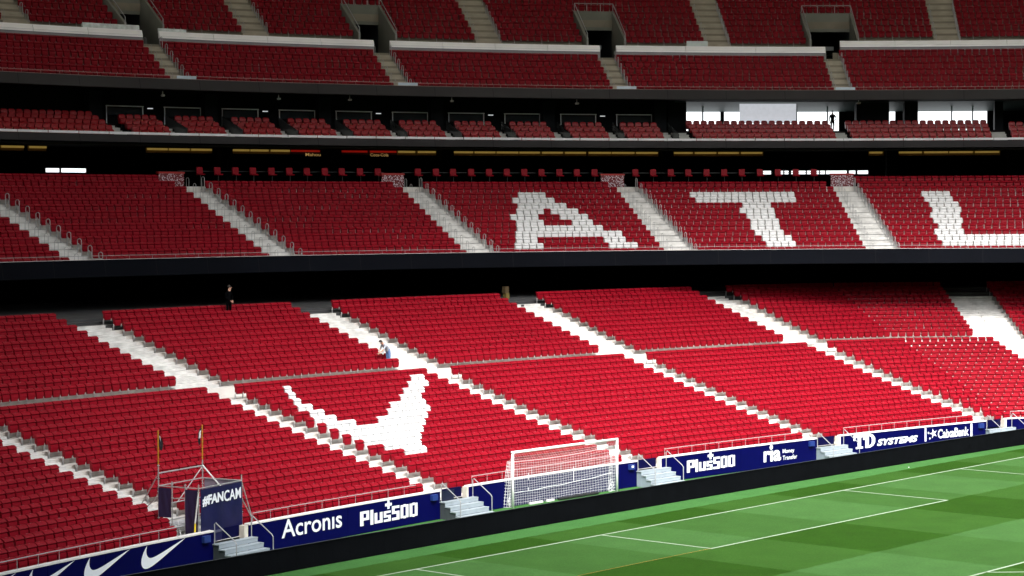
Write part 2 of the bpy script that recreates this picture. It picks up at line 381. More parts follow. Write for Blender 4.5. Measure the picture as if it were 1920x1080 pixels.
for e in E_T3:
    b = MB(); P = lambda t, r: upP(t, R3+r)
    for k in range(0, 6 if e < SPLIT else 7):
        r, z = t3_row(k); f, f2 = z-SH, t3_row(k+1)[1]-SH; edge = r+.33
        for h1, rr in ((1/3, .5), (2/3, .25)):
            b.sweep([(edge-rr, f+.002), (edge-rr, f+(f2-f)*h1), (edge-.002, f+(f2-f)*h1), (edge-.002, f+.002)], [lambda q, t=t: P(t, q) for t in (e+.03, e+GAP3-.03)], closed=True)
    b.build('aisle_stair', [mat('worn_beige_step', (.42, .385, .31))], stand)
# vomitories (walls, lintel, dark passage)
for a, c_, s_ in VOMS:
    zw = t3_row(6)[1]-SH
    v = MB(); P = lambda t, r: upP(t, R3+r); st = lambda t0, t1: [lambda q, t=t: P(t, q) for t in (t0, t1)]
    wd = .12
    for t0, t1 in ((a, a+wd), (c_-wd, c_)):      # sloping cheek walls
        v.sweep([(7.2, zw), (7.2, tu_row(0)[1]-.30), (10.75, tu_row(4)[1]+.0), (10.75, zw)], st(t0, t1), closed=True)
    v.sweep([(10.60, tu_row(1)[1]+.10), (10.60, tu_row(4)[1]-.05), (10.76, tu_row(4)[1]-.05), (10.76, tu_row(1)[1]+.10)], st(a+wd, c_-wd), closed=True)
    vo = v.build('vomitory', [CGREY], stand)
    d = MB(); d.sweep([(7.3, zw+.01), (16, zw+.01), (16, tu_row(1)[1]+.5), (10.76, tu_row(1)[1]+.12)], st(a+wd, c_-wd))
    for t in (a+wd+.002, c_-wd-.002): d.sweep([(10.7, zw), (16, zw)], [lambda q, t=t: P(t, q)]*2) 
    d.build('passage', [BLACK], vo)
    # cheeks of the passage behind the opening
    d = MB()
    for t in (a+wd, c_-wd):
        q = [(*P(t, 10.7), zw), (*P(t, 16), zw), (*P(t, 16), zw+3.2), (*P(t, 10.7), zw+3.2)]; d.add(q, [(0,1,2,3)])
    d.build('passage_wall', [mat('dark_passage_paint', (.03, .04, .05), .7)], vo)
    d = MB(); d.sweep([(10.55, zw+1.05), (10.55, zw+1.35), (10.6, zw+1.35), (10.6, zw+1.05)], st(a+wd+.1, (a+c_)/2+.35 if a > 30 else (a+c_)/2-.1), closed=True)
    d.build('sign_panel', [mat('dull_grey_sign', (.16, .18, .19), .6)], vo)
    # rails on the cheeks and lintel
    zt = lambda r: tu_row(0)[1]+.1+(r-7.2)*.735
    rr = MB()
    for t in (a+wd/2, c_-wd/2):
        rr.tube([(*P(t, 7.2), zw), (*P(t, 7.2), zt(7.2)), (*P(t, 10.7), zt(10.7)), (*P(t, 10.7), zt(10.7)-.5)], .035, 5)
    rr.tube([(*P(a+wd/2, 10.7), zt(10.7)), (*P(c_-wd/2, 10.7), zt(10.7))], .035, 5)
    for i in range(1, 3):
        t = a+(c_-a)*i/3; rr.tube([(*P(t, 10.7), zt(10.7)), (*P(t, 10.7), zt(10.7)-.6)], .03, 5)
    rr.build('guard_rail', [GALW], vo)
# dark rear walls
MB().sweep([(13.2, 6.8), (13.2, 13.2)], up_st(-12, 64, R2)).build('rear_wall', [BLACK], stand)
WIN2 = [(8.33, 8.98), (9.05, 10.22), (43.11, 43.5), (43.97, 44.09), (44.15, 44.35), (44.48, 44.56), (44.82, 45.18), (45.24, 45.44), (45.70, 45.83), (45.88, 46.12), (46.17, 47.17), (47.28, 47.59), (47.69, 48.2)]
b = MB(); b.sweep([(24, 13.9), (24, 16.07)], up_st(-12, 64, R2)); b.sweep([(24, 16.33), (24, 18.0)], up_st(-12, 64, R2))
cur = -12
for a, c_ in WIN2 + [(64, 64)]:
    if a > cur: b.sweep([(24, 16.07), (24, 16.33)], up_st(cur, a, R2))
    cur = c_
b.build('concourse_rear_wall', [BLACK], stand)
for a, c_ in WIN2: MB().sweep([(24.1, 16.0), (24.1, 16.4)], up_st(a, c_, R2)).build('window', [mat('glowing_daylight_pane', (.8, .85, .9), .3, emit=(.93, .97, 1), es=.6)], stand)  # panes emit, standing in for the daylight outside
# lit cove under the box level
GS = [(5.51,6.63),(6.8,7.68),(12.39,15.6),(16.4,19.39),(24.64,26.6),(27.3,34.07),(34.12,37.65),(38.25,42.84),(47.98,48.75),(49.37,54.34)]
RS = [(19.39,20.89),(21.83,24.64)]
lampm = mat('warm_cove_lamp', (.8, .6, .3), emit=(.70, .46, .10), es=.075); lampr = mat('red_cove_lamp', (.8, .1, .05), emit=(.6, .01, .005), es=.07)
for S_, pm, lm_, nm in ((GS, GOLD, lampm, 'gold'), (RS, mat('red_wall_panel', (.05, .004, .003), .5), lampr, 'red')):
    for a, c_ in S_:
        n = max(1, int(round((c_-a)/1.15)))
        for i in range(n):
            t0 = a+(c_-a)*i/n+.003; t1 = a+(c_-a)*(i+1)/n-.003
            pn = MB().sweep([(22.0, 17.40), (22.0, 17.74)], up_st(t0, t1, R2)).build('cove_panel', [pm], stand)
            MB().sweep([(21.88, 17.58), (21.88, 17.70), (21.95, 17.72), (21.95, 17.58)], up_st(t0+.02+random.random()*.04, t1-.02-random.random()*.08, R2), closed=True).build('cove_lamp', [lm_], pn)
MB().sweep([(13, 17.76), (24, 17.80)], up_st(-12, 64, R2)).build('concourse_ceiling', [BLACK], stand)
# concourse columns
for t in [16.0, 21.36, 26.95, 37.95, 49.06, 54.9]:
    MB().box((*upP(t, R2+21.3), 16.2), (.9, .6, 3.1), R_(t)).build('concourse_column', [mat('dark_column_paint', (.0035, .004, .005), .8, .05)], stand)
# ------------------------------------------------------------------ box level rear: dark bays, pillars, glazing
SB = [(9.97+2.795*i, 11.86+2.795*i) for i in range(10)]
bk = MB(); bk.sweep([(5.6, 18.9), (5.6, 21.6)], up_st(-8, 38.3, R3)); bk.build('box_rear_wall', [mat('box_back_paint', (.0020, .0028, .0038), .6, .06)], stand)
WINB = [(39.09, 41.17), (41.35, 46.9), (47.87, 48.1), (48.23, 48.28), (49.0, 49.63), (50.35, 53.12), (53.2, 53.95)]
WB2 = [(39.09, 41.17), (41.35, 46.9), (49.0, 49.6), (50.35, 53.95)]
b = MB(); cur = 38.3
for a, c_ in WB2 + [(64, 64)]:
    if a > cur: b.sweep([(9, 19.0), (9, 20.88)], up_st(cur, a, R3))
    cur = c_
b.build('box_rear_wall', [mat('box_back_paint', (.0020, .0028, .0038))], stand)
MB().sweep([(5, 21.45), (9, 20.88), (9.3, 20.88)], up_st(38.3, 64, R3)).build('box_ceiling_panel', [mat('grey_green_ceiling', (.05, .075, .07), .6)], stand)
for a, c_ in WB2:
    n = int(math.ceil((c_-a)/1.2))
    for i in range(n): MB().sweep([(9.1, 19.2), (9.1, 20.9)], up_st(a+(c_-a)*i/n, a+(c_-a)*(i+1)/n, R3)).build('window', [mat('glowing_daylight_pane', (.8, .85, .9))], stand)
for t in [40.0, 43.2, 44.6, 46.1, 48.75, 52.1, 53.1]:
    MB().box((*upP(t, R3+7), 20.1), (.10, .10, 2.2), R_(t)).build('window_mullion', [mat('teal_grey_frame', (.12, .22, .23), .4)], stand)
for t0, t1 in ((47.3, 48.9), (49.65, 50.3), (54.0, 54.4), (38.0, 38.9)):
    MB().sweep([(5.2, 19.0), (5.2, 21.5), (6.0, 21.5), (6.0, 19.0)], up_st(t0, t1, R3), closed=True).build('box_pillar', [mat('box_pillar_paint', (.0045, .0065, .0085), .6, .08)], stand)
tag(MB().sweep([(4.9, 19.85), (4.9, 21.30), (4.95, 21.30), (4.95, 19.85)], up_st(41.5, 44.3, R3), closed=True).build('projection_blind', [mat('glowing_blind', (.62, .64, .68), .7, emit=(.75, .78, .85), es=.2)]), 'pale half-lowered blind hanging in the glazed hospitality box window', 'blind')  # blind cloth is given a faint glow of its own
for i, (a, c_) in enumerate(SB):
    t = thing('box_window_frame', f'white framed opening behind the {ordi(i+1)} small hospitality box from the left', 'window frame', (*upP((a+c_)/2+.25, R3+5.3), 19.2), 0, 'white frames behind the hospitality boxes')
    t.rotation_euler.z = -R_((a+c_)/2)
    f = MB(); wv = 1.35
    for x in (-wv, wv): f.box((x, 0, .62), (.06, .06, 1.24))
    f.build('jamb', [mat('pale_frame', (.75, .80, .82), .5)], t)
    MB().box((0, 0, 1.27), (2*wv+.12, .07, .07)).build('head', [mat('pale_frame', (.75, .80, .82))], t)
    MB().box((0, .1, .9), (2*wv-.1, .02, .5)).build('pane', [GLASS], t)
    for x in (-.8, -.25, .3, .85):
        pass
    l = MB().box((0, 0, 0), (.36, .12, .06)).build('wall_light', [mat('small_lit_fitting', (.8, .8, .75), emit=(.9, .95, 1), es=.16)])
    l.location = (*upP(c_+.5, R3+5.2), 20.35); l.rotation_euler.z = -R_(c_)
    tag(l, f'small white wall light right of the {ordi(i+1)} small hospitality box frame', 'light', 'wall lights of the hospitality boxes')
    # raked glass partition beside the box
    p_ = MB(); ta = c_+.62; st = [lambda r, t=t_: upP(t, R3+r) for t_ in (ta, ta+.03)]
    p_.sweep([(.35, FB), (.35, FB+.75), (3.4, FB+1.75), (3.4, FB+1.0)], st, closed=True)
    tag(p_.build('box_partition', [mat('smoked_glass_screen', (.06, .065, .07), .15, .6)]), f'sloping smoked glass screen on the right of the {ordi(i+1)} small hospitality box', 'partition', 'screens between the hospitality boxes')
stp = [(c_+.03, c_+.56) for a, c_ in SB] + [(9.15, 9.85), (45.8, 46.45), (53.6, 54.3), (38.0, 38.5)]
for a, c_ in stp:
    b = MB()
    for z0, z1, r0 in ((FB, FB+.19, 1.0), (FB+.19, FB+.38, 1.3), (FB+.38, FB+.58, 1.9), (FB+.58, FB+.78, 2.2), (FB+.78, FB+.94, 2.9)):
        b.sweep([(r0, FB+.01), (r0, z1), (3.15, z1), (3.15, FB+.01)], up_st(a, c_, R3), closed=True)
    b.sweep([(.25, FB+.01), (.25, FB+.03), (1.0, FB+.03)], up_st(a, c_, R3)); b.build('box_aisle_stair', [mat('box_step_concrete', (.46, .47, .45), .85)], stand)
for i, t in enumerate([9.6+5.59*i+.0 for i in range(6)]):
    MB().sweep([(4.6, 19.0), (4.6, 21.4), (5.4, 21.4), (5.4, 19.0)], up_st(t-.35, t+.25, R3), closed=True).build('box_pillar', [mat('box_pillar_paint', (.010, .014, .018))], stand)
# white glazed lip on the box fascia
lip = thing('box_front_screen', 'long white-topped glass lip running along the front of the hospitality boxes', 'parapet')
n = 40
for i in range(n):
    t0 = -2+60*i/n; MB().sweep([(.05, 18.375), (.05, 18.53), (.10, 18.53), (.10, 18.375)], up_st(t0+.02, t0+60/n-.02, R3), closed=True).build('screen_panel', [mat('white_glazed_lip', (.85, .85, .90), .3, .5, .10, .9)], lip)

# ------------------------------------------------------------------ roof ring and the rest of the bowl
def oval(a, b_, t, p=2.6):
    c_, s_ = math.cos(t), math.sin(t); return (a*math.copysign(abs(c_)**(2/p), c_), -52.5+b_*math.copysign(abs(s_)**(2/p), s_))
roof = thing('stadium_roof', 'pale ring roof over the seating of the bowl', 'roof')
b = MB(); N_ = 96; V = []; 
ring = [(44, 60, 40.8), (44, 60, 41.8), (85, 98, 49), (150, 160, 47), (150, 160, 46), (85, 98, 47.8)]
for i in range(N_):
    t = 2*math.pi*i/N_
    for (a, bb, z) in ring: V.append((*oval(a, bb, t), z))
F = [(i*6+j, ((i+1) % N_)*6+j, ((i+1) % N_)*6+(j+1) % 6, i*6+(j+1) % 6) for i in range(N_) for j in range(6)]
rm = mat('pale_roof_membrane', (.75, .74, .72), .8, .2)
_n = rm.node_tree; _tr = _n.nodes.new('ShaderNodeBsdfTranslucent'); _tr.inputs[0].default_value = (.8, .8, .78, 1); _mx = _n.nodes.new('ShaderNodeMixShader'); _mx.inputs[0].default_value = .16
_n.links.new(_n.nodes['Principled BSDF'].outputs[0], _mx.inputs[1]); _n.links.new(_tr.outputs[0], _mx.inputs[2]); _n.links.new(_mx.outputs[0], _n.nodes['Material Output'].inputs[0])
b.add(V, F); b.build('roof_membrane', [rm], roof)
bowl = thing('opposite_stands', 'red-seated stands closing the bowl around the rest of the pitch', 'grandstand')
b = MB(); offs = [(9, 0), (9, 1.3), (33, 8), (34, 8), (45, 8), (45, 10.5), (57, 16), (62, 16), (62, 21), (92, 41), (94, 44)]
V = []; T = []
for i in range(97):
    t = math.pi*(1.0-.06) + (math.pi*(1+.12))*i/96
    for o_, z in offs: V.append((*oval(34+o_, 52.5+o_, t, 3.2), z))
k = len(offs)
F = [(i*k+j, (i+1)*k+j, (i+1)*k+j+1, i*k+j+1) for i in range(96) for j in range(k-1)]
b.add(V, F); b.build('terrace_shell', [mat('distant_red_seating', (.12, .03, .03), .8)], bowl)
MB().sweep([(22, 21.9), (22, 47)], up_st(-8, 64, R3)).build('light_block_wall', [mat('light_block_grey', (.3, .3, .3))], stand)  # unseen wall, added to block light from behind the top tier

exec_parts = True
# ------------------------------------------------------------------ perimeter wall with adverts
def wallP(s, r=-.036):
    return lowP(math.degrees(s/RW), r)
ZC = 1.263
def wall_section(th0, th1, label):
    t = thing('advertising_wall', label, 'wall', group='navy advertising walls behind the goal line')
    end = th1 if th1 < 13 else 14
    MB().sweep([(0, -.05), (0, ZC-.06), (.18, ZC-.06), (.18, -.05)], low_st(th0, end), closed=True).build('wall_body', [NAVYD], t)
    MB().sweep([(-.045, ZC-.058), (-.045, ZC), (.21, ZC), (.21, ZC-.058)], low_st(th0, end), closed=True).build('coping', [COPE], t)
    lim = min(th1, 12.9) if th0 < 12.3 else None
    if lim:
        n = max(1, int(round((lim-th0)*RW*math.pi/180/3.05)))
        for i in range(n):
            a = th0+(lim-th0)*i/n; c_ = th0+(lim-th0)*(i+1)/n
            MB().sweep([(-.03, .02), (-.03, ZC-.062), (-.002, ZC-.062), (-.002, .02)], low_st(a+.003, c_-.003, 1.0), closed=True).build('advert_panel', [NAVY], t)
    else:
        b = MB(); b.sweep([(-.03, .02), (-.03, ZC-.062), (-.002, ZC-.062), (-.002, .02)], [LS(th0+.003), KS(0), KS(3), KS(14)], closed=True); b.build('advert_panel', [NAVY], t)
    # rail on the coping
    rl_ = thing('wall_rail', 'steel rail, '+label.replace('navy ', ''), 'rail', group='steel rails along the front row')
    a0 = th0+.12; th1r = th1-.55 if th1 < 13 else 14
    st = low_st(a0, th1r, .8); P = [(*s_(.06), ZC+.37) for s_ in st]
    MB().tube(P, .019, 5).build('rail', [GALW], rl_)
    tt = a0; 
    while tt < min(th1r, 13.4):
        q = lowP(tt, .06); MB().tube([(*q, ZC), (*q, ZC+.36)], .012, 4, cap=False).build('rail_post', [GALW], rl_); tt += .372
    # rail returns
    return t
WS = [wall_section(-13.1+.85-1.3, -8.28, 'navy wall with white tick emblems left of the camera scaffold'),
      wall_section(-7.56, -3.28, 'navy wall between the camera scaffold steps and the steps left of the goal'),
      wall_section(-2.60, 1.72, 'navy wall directly behind the portable goal'),
      wall_section(2.36, 6.73, 'navy wall with two sponsor names right of the goal'),
      wall_section(7.40, 11.74, 'navy wall with sponsor names second from the right edge'),
      wall_section(12.40, 14, 'short navy wall beyond the last steps at the right edge')]
def mapped(b_verts, faces, name, parent, s0, s1, z0, z1, label=None, r=-.036, material=None, slope=0.):
    xs = [v[0] for v in b_verts]; ys = [v[1] for v in b_verts]; x0, x1, y0, y1 = min(xs), max(xs), min(ys), max(ys)
    V = []
    for x, y in b_verts:
        s = s0+(x-x0)/(x1-x0)*(s1-s0); z = z0+(y-y0)/(y1-y0)*(z1-z0)+slope*(s-s0); V.append((*wallP(s, r), z))
    m = MB(); m.add(V, faces); o = m.build(name, [material or LETT], parent)
    if label: o['label'] = label
    return o
def text_geo(txt, offset=0., shear=0., spacing=1.):
    cu = bpy.data.curves.new('t', 'FONT'); cu.body = txt; cu.offset = offset; cu.shear = shear; cu.space_character = spacing; cu.resolution_u = 3; cu.fill_mode = 'FRONT' if hasattr(cu, 'fill_mode') else cu.fill_mode
    ob = bpy.data.objects.new('t', cu); COL.objects.link(ob)
    dg = bpy.context.evaluated_depsgraph_get(); me = bpy.data.meshes.new_from_object(ob.evaluated_get(dg))
    V = [(v.co.x, v.co.y) for v in me.vertices]; F = [tuple(p.vertices) for p in me.polygons]
    bpy.data.objects.remove(ob); bpy.data.curves.remove(cu); bpy.data.meshes.remove(me); return V, F
def rects_geo(glyphs, gap=.08):
    V = []; F = []; x = 0
    for g_, wd in glyphs:
        for (a, b_, c_, d) in g_:
            o = len(V); V += [(x+a, b_), (x+c_, b_), (x+c_, d), (x+a, d)]; F.append((o, o+1, o+2, o+3))
        x += wd+gap
    return V, F
GP = ([(0,0,.24,1),(.24,.82,.64,1),(.43,.53,.64,.82),(.24,.36,.64,.53)], .64)
GL = ([(0,-.03,.21,1)], .21)
GU = ([(0,0,.2,.74),(.2,0,.37,.18),(.37,0,.57,.74)], .57)
GSs = ([(0,.58,.5,.74),(0,.44,.18,.58),(0,.29,.5,.44),(.32,.16,.5,.29),(0,0,.5,.16)], .5)
G5 = ([(0,.82,.54,1),(0,.62,.2,.82),(0,.44,.54,.62),(.33,.18,.54,.44),(0,0,.54,.18)], .54)
G0 = ([(0,.04,.2,.96),(.37,.04,.57,.96),(.2,0,.37,.18),(.2,.82,.37,1)], .57)
for sec, s0, s1 in ((WS[1], -14.58, -10.83), (WS[3], 8.63, 12.39)):
    V, F = rects_geo([GP, GL, GU, GSs, G5, G0, G0]); mapped(V, F, 'lettering', sec, s0, s1, .30, .92, 'chunky white square lettering with numerals')
    V, F = rects_geo([([(0,.33,.33,.67),(.33,0,.67,1),(.67,.33,1,.67)], 1)]); c0 = s0+1.62; mapped(V, F, 'plus_emblem', sec, c0, c0+.44, .84, 1.20)
V, F = text_geo('Acron\u0131s', .012); mapped(V, F, 'lettering', WS[1], -19.46, -15.73, .43, 1.16, 'thin rounded white lettering')
V, F = text_geo('r\u0131a', .032); mapped(V, F, 'lettering', WS[3], 14.68, 16.07, .31, .88, 'heavy rounded white lettering')
cir = [(math.cos(i*math.pi/8), math.sin(i*math.pi/8)) for i in range(16)]
mapped(cir, [tuple(range(16))], 'lettering_dot', WS[3], 15.16, 15.42, .93, 1.18)
V, F = text_geo('Money', .006); mapped(V, F, 'lettering', WS[3], 16.21, 17.15, .60, .88, 'small thin white upper word')
V, F = text_geo('Transfer', .006); mapped(V, F, 'lettering', WS[3], 16.21, 17.38, .31, .54, 'small thin white lower word')
V, F = rects_geo([([(0,.80,1,1),(0,.60,.16,.80),(.84,.60,1,.80),(.36,.0,.66,.80),(.20,0,.36,.14),(.66,0,.82,.14)], 1)]); mapped(V, F, 'lettering', WS[4], 22.0, 22.95, .42, 1.18, 'white slab letter T')
Dp = [(0,0),(.5,0),(.82,.12),(1,.35),(1,.65),(.82,.88),(.5,1),(0,1)]; Di = [(.36,.18),(.46,.18),(.60,.26),(.66,.4),(.66,.6),(.60,.74),(.46,.82),(.36,.82)]
mapped(Dp+Di, [(i, (i+1) % 8, 8+(i+1) % 8, 8+i) for i in range(8)], 'lettering', WS[4], 22.98, 23.80, .42, 1.18, 'white slab letter D')
V, F = text_geo('SYSTEMS', .045, .25); mapped(V, F, 'lettering', WS[4], 23.96, 27.38, .46, .82, 'heavy slanted white capitals')
for s0, s1 in ((27.96, 28.10), (31.86, 32.02)):
    mapped([(0,0),(1,0),(1,1),(0,1)], [(0,1,2,3)], 'divider_bar', WS[4], s0, s1, .42, 1.17)
V, F = text_geo('CaixaBank', .022); mapped(V, F, 'lettering', WS[4], 29.08, 31.72, .50, 1.02, 'white mixed-case bank lettering')
sp = []
for i in range(10):
    a = math.pi/2+i*math.pi/5+.25; rr = (1.0 if i % 2 == 0 else .33); sp.append((rr*math.cos(a), rr*math.sin(a)))
mapped(sp, [tuple([i, (i+1) % 10, 10]) for i in range(10)] if False else [tuple(range(10))], 'star_emblem', WS[4], 28.36, 29.0, .55, 1.10)
for (cx_, cz_) in ((28.28, .88), (28.40, .56)):
    mapped(cir, [tuple(range(16))], 'star_dot', WS[4], cx_-.06, cx_+.06, cz_-.06, cz_+.06)
def swoosh(dx, sec):
    def bez(p0, p1, p2, p3, n=10):
        return [tuple((1-t)**3*p0[i]+3*(1-t)**2*t*p1[i]+3*(1-t)*t*t*p2[i]+t**3*p3[i] for i in (0, 1)) for t in [j/n for j in range(n)]]
    up = bez((-27.20, 1.18), (-27.30, .92), (-27.22, .72), (-27.0, .705)) + bez((-27.0, .705), (-26.72, .69), (-26.2, .88), (-25.05, 1.20))
    dn = bez((-27.20, 1.18), (-27.62, .80), (-27.62, .36), (-27.26, .345)) + bez((-27.26, .345), (-27.0, .33), (-26.6, .50), (-25.05, 1.20))
    up.append((-25.05, 1.20)); dn.append((-25.05, 1.20)); n = len(up); V = up+dn
    F = [(i, n+i, n+i+1, i+1) for i in range(n-1)]
    m = MB(); m.add([(*wallP(s+dx, -.036), z) for s, z in V], F); m.build('tick_emblem', [LETT], sec)
for dx in (0, -3.04, -5.95, -8.9): swoosh(dx, WS[0])
# gates, steps and boxes
def gate(e, i, nm):
    a0, a1 = e+.05, e+.70; rot = -lowA(e+.4)
    P0 = lowP(a0, 0); P1 = lowP(a1, 0)
    st = thing('pitch_steps', f'grey steel steps down to the pitch {nm}', 'steps', (*lowP((a0+a1)/2, 0), 0), rot, 'grey steps between the walls and the pitch')
    W = math.dist(P0, P1)+.35
    for j in range(4):
        zt = .76-.19*j; y1 = -.05-.30*j; b = MB(); x1 = W/2+.0*j
        b.box((0.12, y1-.15, zt-.02), (W+.1, .32, .04)); b.build('tread', [STEP], st)
        MB().box((0.12, y1-.30, zt-.10), (W+.06, .02, .145)).build('riser', [STEP], st)
    for sx in (-W/2+.12, W/2+.14):
        m = MB()
        for j in range(4):
            m.box((sx, -.05-.30*j-.15, (.76-.19*j)/2-.03), (.03, .295, .76-.19*j-.07))
        m.build('side_plate', [mat('shaded_open_side', (.05, .06, .07), .6) if i in (0, 1) and sx < 0 else mat('blue_grey_side', (.22, .27, .32), .6)], st)  # dark plate paints in the shade of an open step side
    for sx in (-W/2+.16, W/2+.12):
        MB().tube([(sx, -.08, .70), (sx, -.08, 1.50), (sx, -.14, 1.56), (sx, -1.10, .92), (sx, -1.16, .84), (sx, -1.16, 0)], .022, 6).build('handrail', [GALW], st)
    pil = MB().sweep([(-.02, .0), (-.02, ZC-.05), (.24, ZC-.05), (.24, 0)], [LS(e+.68), LS(e+.755)] , closed=True).build('gate_pillar', [CREAM])
    tag(pil, f'cream pillar at the right of the gate {nm}', 'pillar', 'cream gate pillars')
    gp = MB().sweep([(.28, .79), (.28, ZC-.04), (.32, ZC-.04), (.32, .79)], low_st(e+.22, e+.675), closed=True).build('gate_panel', [NAVYD])
    tag(gp, f'dark navy panel closing the gate {nm}', 'gate', 'navy gate panels')
    if i in (1,):
        gl = MB().sweep([(-.10, .79), (-.14, 1.22), (-.10, 1.22), (-.06, .79)], low_st(e+.06, e+.33), closed=True).build('open_gate_leaf', [mat('dark_navy_leaf', (.003, .005, .03), .5)])
        tag(gl, f'dark open gate leaf at the top of the steps {nm}', 'gate')
    bx = MB(); s = R_(e)*RW-.38; P = wallP(s-.0, -.10); bx.box((*P, 1.0), (.36, .14, .25), lowA(e)); bo = bx.build('utility_box', [BLUE])
    tag(bo, f'small blue box fixed to the navy wall beside the steps {nm}', 'box', 'blue boxes on the wall')
    if i == 2:
        m = MB(); P = wallP(s, -.175); m.box((*P, 1.02), (.16, .004, .10), lowA(e)); m.build('white_mark', [LETT], bo)
names = ['by the camera scaffold', 'left of the goal', 'right of the goal', 'second from the right edge', 'nearest the right edge']
for i, e in enumerate(E_LOW[1:]): gate(e, i, names[i])

# ------------------------------------------------------------------ LED perimeter board
LCX, LCY, LR = -.649, -743.75, 747.37
led = thing('perimeter_board', 'long low switched-off black display board along the goal line', 'display board')
def ledP(s): return (LCX+LR*math.sin(s/LR), LCY+LR*math.cos(s/LR))
s = -34.0
PWD = .96
pm = None
while s < 44:
    a = (s+PWD/2)/LR; c0 = ledP(s+PWD/2)
    if pm is None:
        m = MB(); hw = PWD/2-.0015
        prf = [(-.02, .02), (.06, .905), (.10, .905), (.16, .88), (.30, .02)]
        V = [(x, y, z) for x in (-hw, hw) for (y, z) in prf]; n = len(prf)
        m.add(V, [(j, j+n, (j+1) % n+n, (j+1) % n) for j in range(n)] + [tuple(range(n)), tuple(range(2*n-1, n-1, -1))]); pm = m.mesh('display_panel', [LEDB])
    o = link('display_panel', pm, led, (*c0, 0), -a); s += PWD
m = MB(); m.tube([(*ledP(q), .914) for q in np.linspace(-34, 44, 40)], .012, 4); 
m.build('top_edge', [mat('board_edge_trim', (.03, .035, .04), .5)], led)

# ------------------------------------------------------------------ seats
def seat_parts():
    W = .224
    def shell(zs):
        m = MB(); V = []
        for z, wf, y0, y1 in zs: V += [(-W*wf, y0, z), (W*wf, y0, z), (W*wf, y1, z), (-W*wf, y1, z)]
        k = len(zs); F = [(i*4+j, i*4+(j+1) % 4, i*4+4+(j+1) % 4, i*4+4+j) for i in range(k-1) for j in range(4)] + [(3, 2, 1, 0), tuple(4*(k-1)+j for j in range(4))]
        return m.add(V, F)
    bk = shell([(.40, .90, -.03, .03), (.66, .95, -.035, .03), (.70, .98, -.095, .04), (.735, 1.0, -.12, .06), (.80, 1.0, -.055, .09), (.85, .95, .03, .10)])
    pn = shell([(.37, .76, -.10, -.04), (.39, .80, -.115, -.04), (.56, .93, -.130, -.038), (.66, .96, -.115, -.038), (.68, .95, -.075, -.038)])
    br = MB(); br.box((-.236, -.045, .385), (.018, .05, .14)); br.box((0, .0, .385), (.40, .05, .03))
    lg = MB(); lg.box((-.215, -.01, .185), (.035, .07, .37)); lg.box((-.215, .05, .02), (.07, .22, .02))
    tg = MB(); tg.box((0, .045, .852), (.03, .025, .005))
    for m in (bk, pn, br, tg): m.v = [(x, y, z-.12) for x, y, z in m.v]
    lg.v = [(x, y, z*.66) for x, y, z in lg.v]
    return bk, pn, br, tg, lg
BK, PN, BR, TG, LG = seat_parts()
PLAST = mat('pale_grey_bracket', (.50, .48, .47), .6, .2)
me_r = [BK.mesh('backrest', [RED]), PN.mesh('seat_pan', [RED]), BR.mesh('bracket', [PLAST]), TG.mesh('number_tag', [TAG]), LG.mesh('leg', [GREY])]
me_w = [BK.mesh('backrest', [WHT]), PN.mesh('seat_pan', [WHT]), BR.mesh('bracket', [PLAST]), TG.mesh('number_tag', [TAG]), LG.mesh('leg', [GREY])]
for q in me_r[:2]+me_w[:2]: q.polygons.foreach_set('use_smooth', [False]*len(q.polygons))
def merged(parts, mats_idx):
    m = MB()
    for p_, mi in zip(parts, mats_idx): m.add(p_.v, p_.f, mi)
    return m
full = merged((BK, PN, BR, TG), (0, 0, 1, 2)); full_leg = merged((BK, PN, BR, TG, LG), (0, 0, 1, 2, 3))
def has_leg(q): return q[4]['i'] == q[4]['n'] or q[4]['i'] % 4 == 2
me_wfull = full.mesh('white_seat', [WHT, PLAST, TAG])
red = []; white = []
def add_seat(x, y, zf, a, isw, info):
    (white if isw else red).append((x, y, zf, a, info))
def fill_arc(Pf, th0, th1, R, zf, info, whites=(), pitch=.4963, even=False):
    w_ = R_(th1-th0)*R; n = int(w_/pitch+.12)
    if n < 1: return
    # spacing uneven the way fitted rows are: most at pitch, a run of wider gaps
    sp = np.full(n, pitch); rest = w_-n*pitch
    if rest > 0 and n > 6 and not even:
        k = max(3, min(n-1, int(rest/.035))); st = int(rng.integers(0, n-k+1)); sp[st:st+k] += rest/k
    else: sp += rest/n
    x = 0
    for i in range(n):
        c_ = x+sp[i]/2; x += sp[i]; t = th1-math.degrees(c_/R); isw = any(a-.02 <= t <= b_+.02 for a, b_ in whites)
        px, py = Pf(t); add_seat(px, py, zf, R_(t)+rng.normal(0, .003), isw, dict(info, i=i+1, n=n))
def fill_line(A, B, a, zf, info, pitch=.4963):
    d = math.dist(A, B); n = int(d/pitch+.1); 
    if n < 1: return
    for i in range(n):
        f = (i+.5)/n; add_seat(A[0]+(B[0]-A[0])*f, A[1]+(B[1]-A[1])*f, zf, a, False, dict(info, i=n-i, n=n))
VW = {17: [(-1.91, -1.75), (1.02, 1.35)], 16: [(-2.07, -1.9), (0.71, 1.18)], 15: [(-2.23, -2.08), (0.37, 0.87)], 14: [(-2.4, -2.08), (0.03, 0.52)], 13: [(-2.4, -2.08), (-0.47, 0.21)], 12: [(-2.56, -2.07), (-0.89, 0.14)], 11: [(-2.56, -1.89), (-1.39, -0.22)], 10: [(-2.56, -0.55)], 9: [(-2.55, -0.87)], 8: [(-2.55, -1.22)], 7: [(-2.37, -1.54)], 6: [(-2.19, -1.67)]}
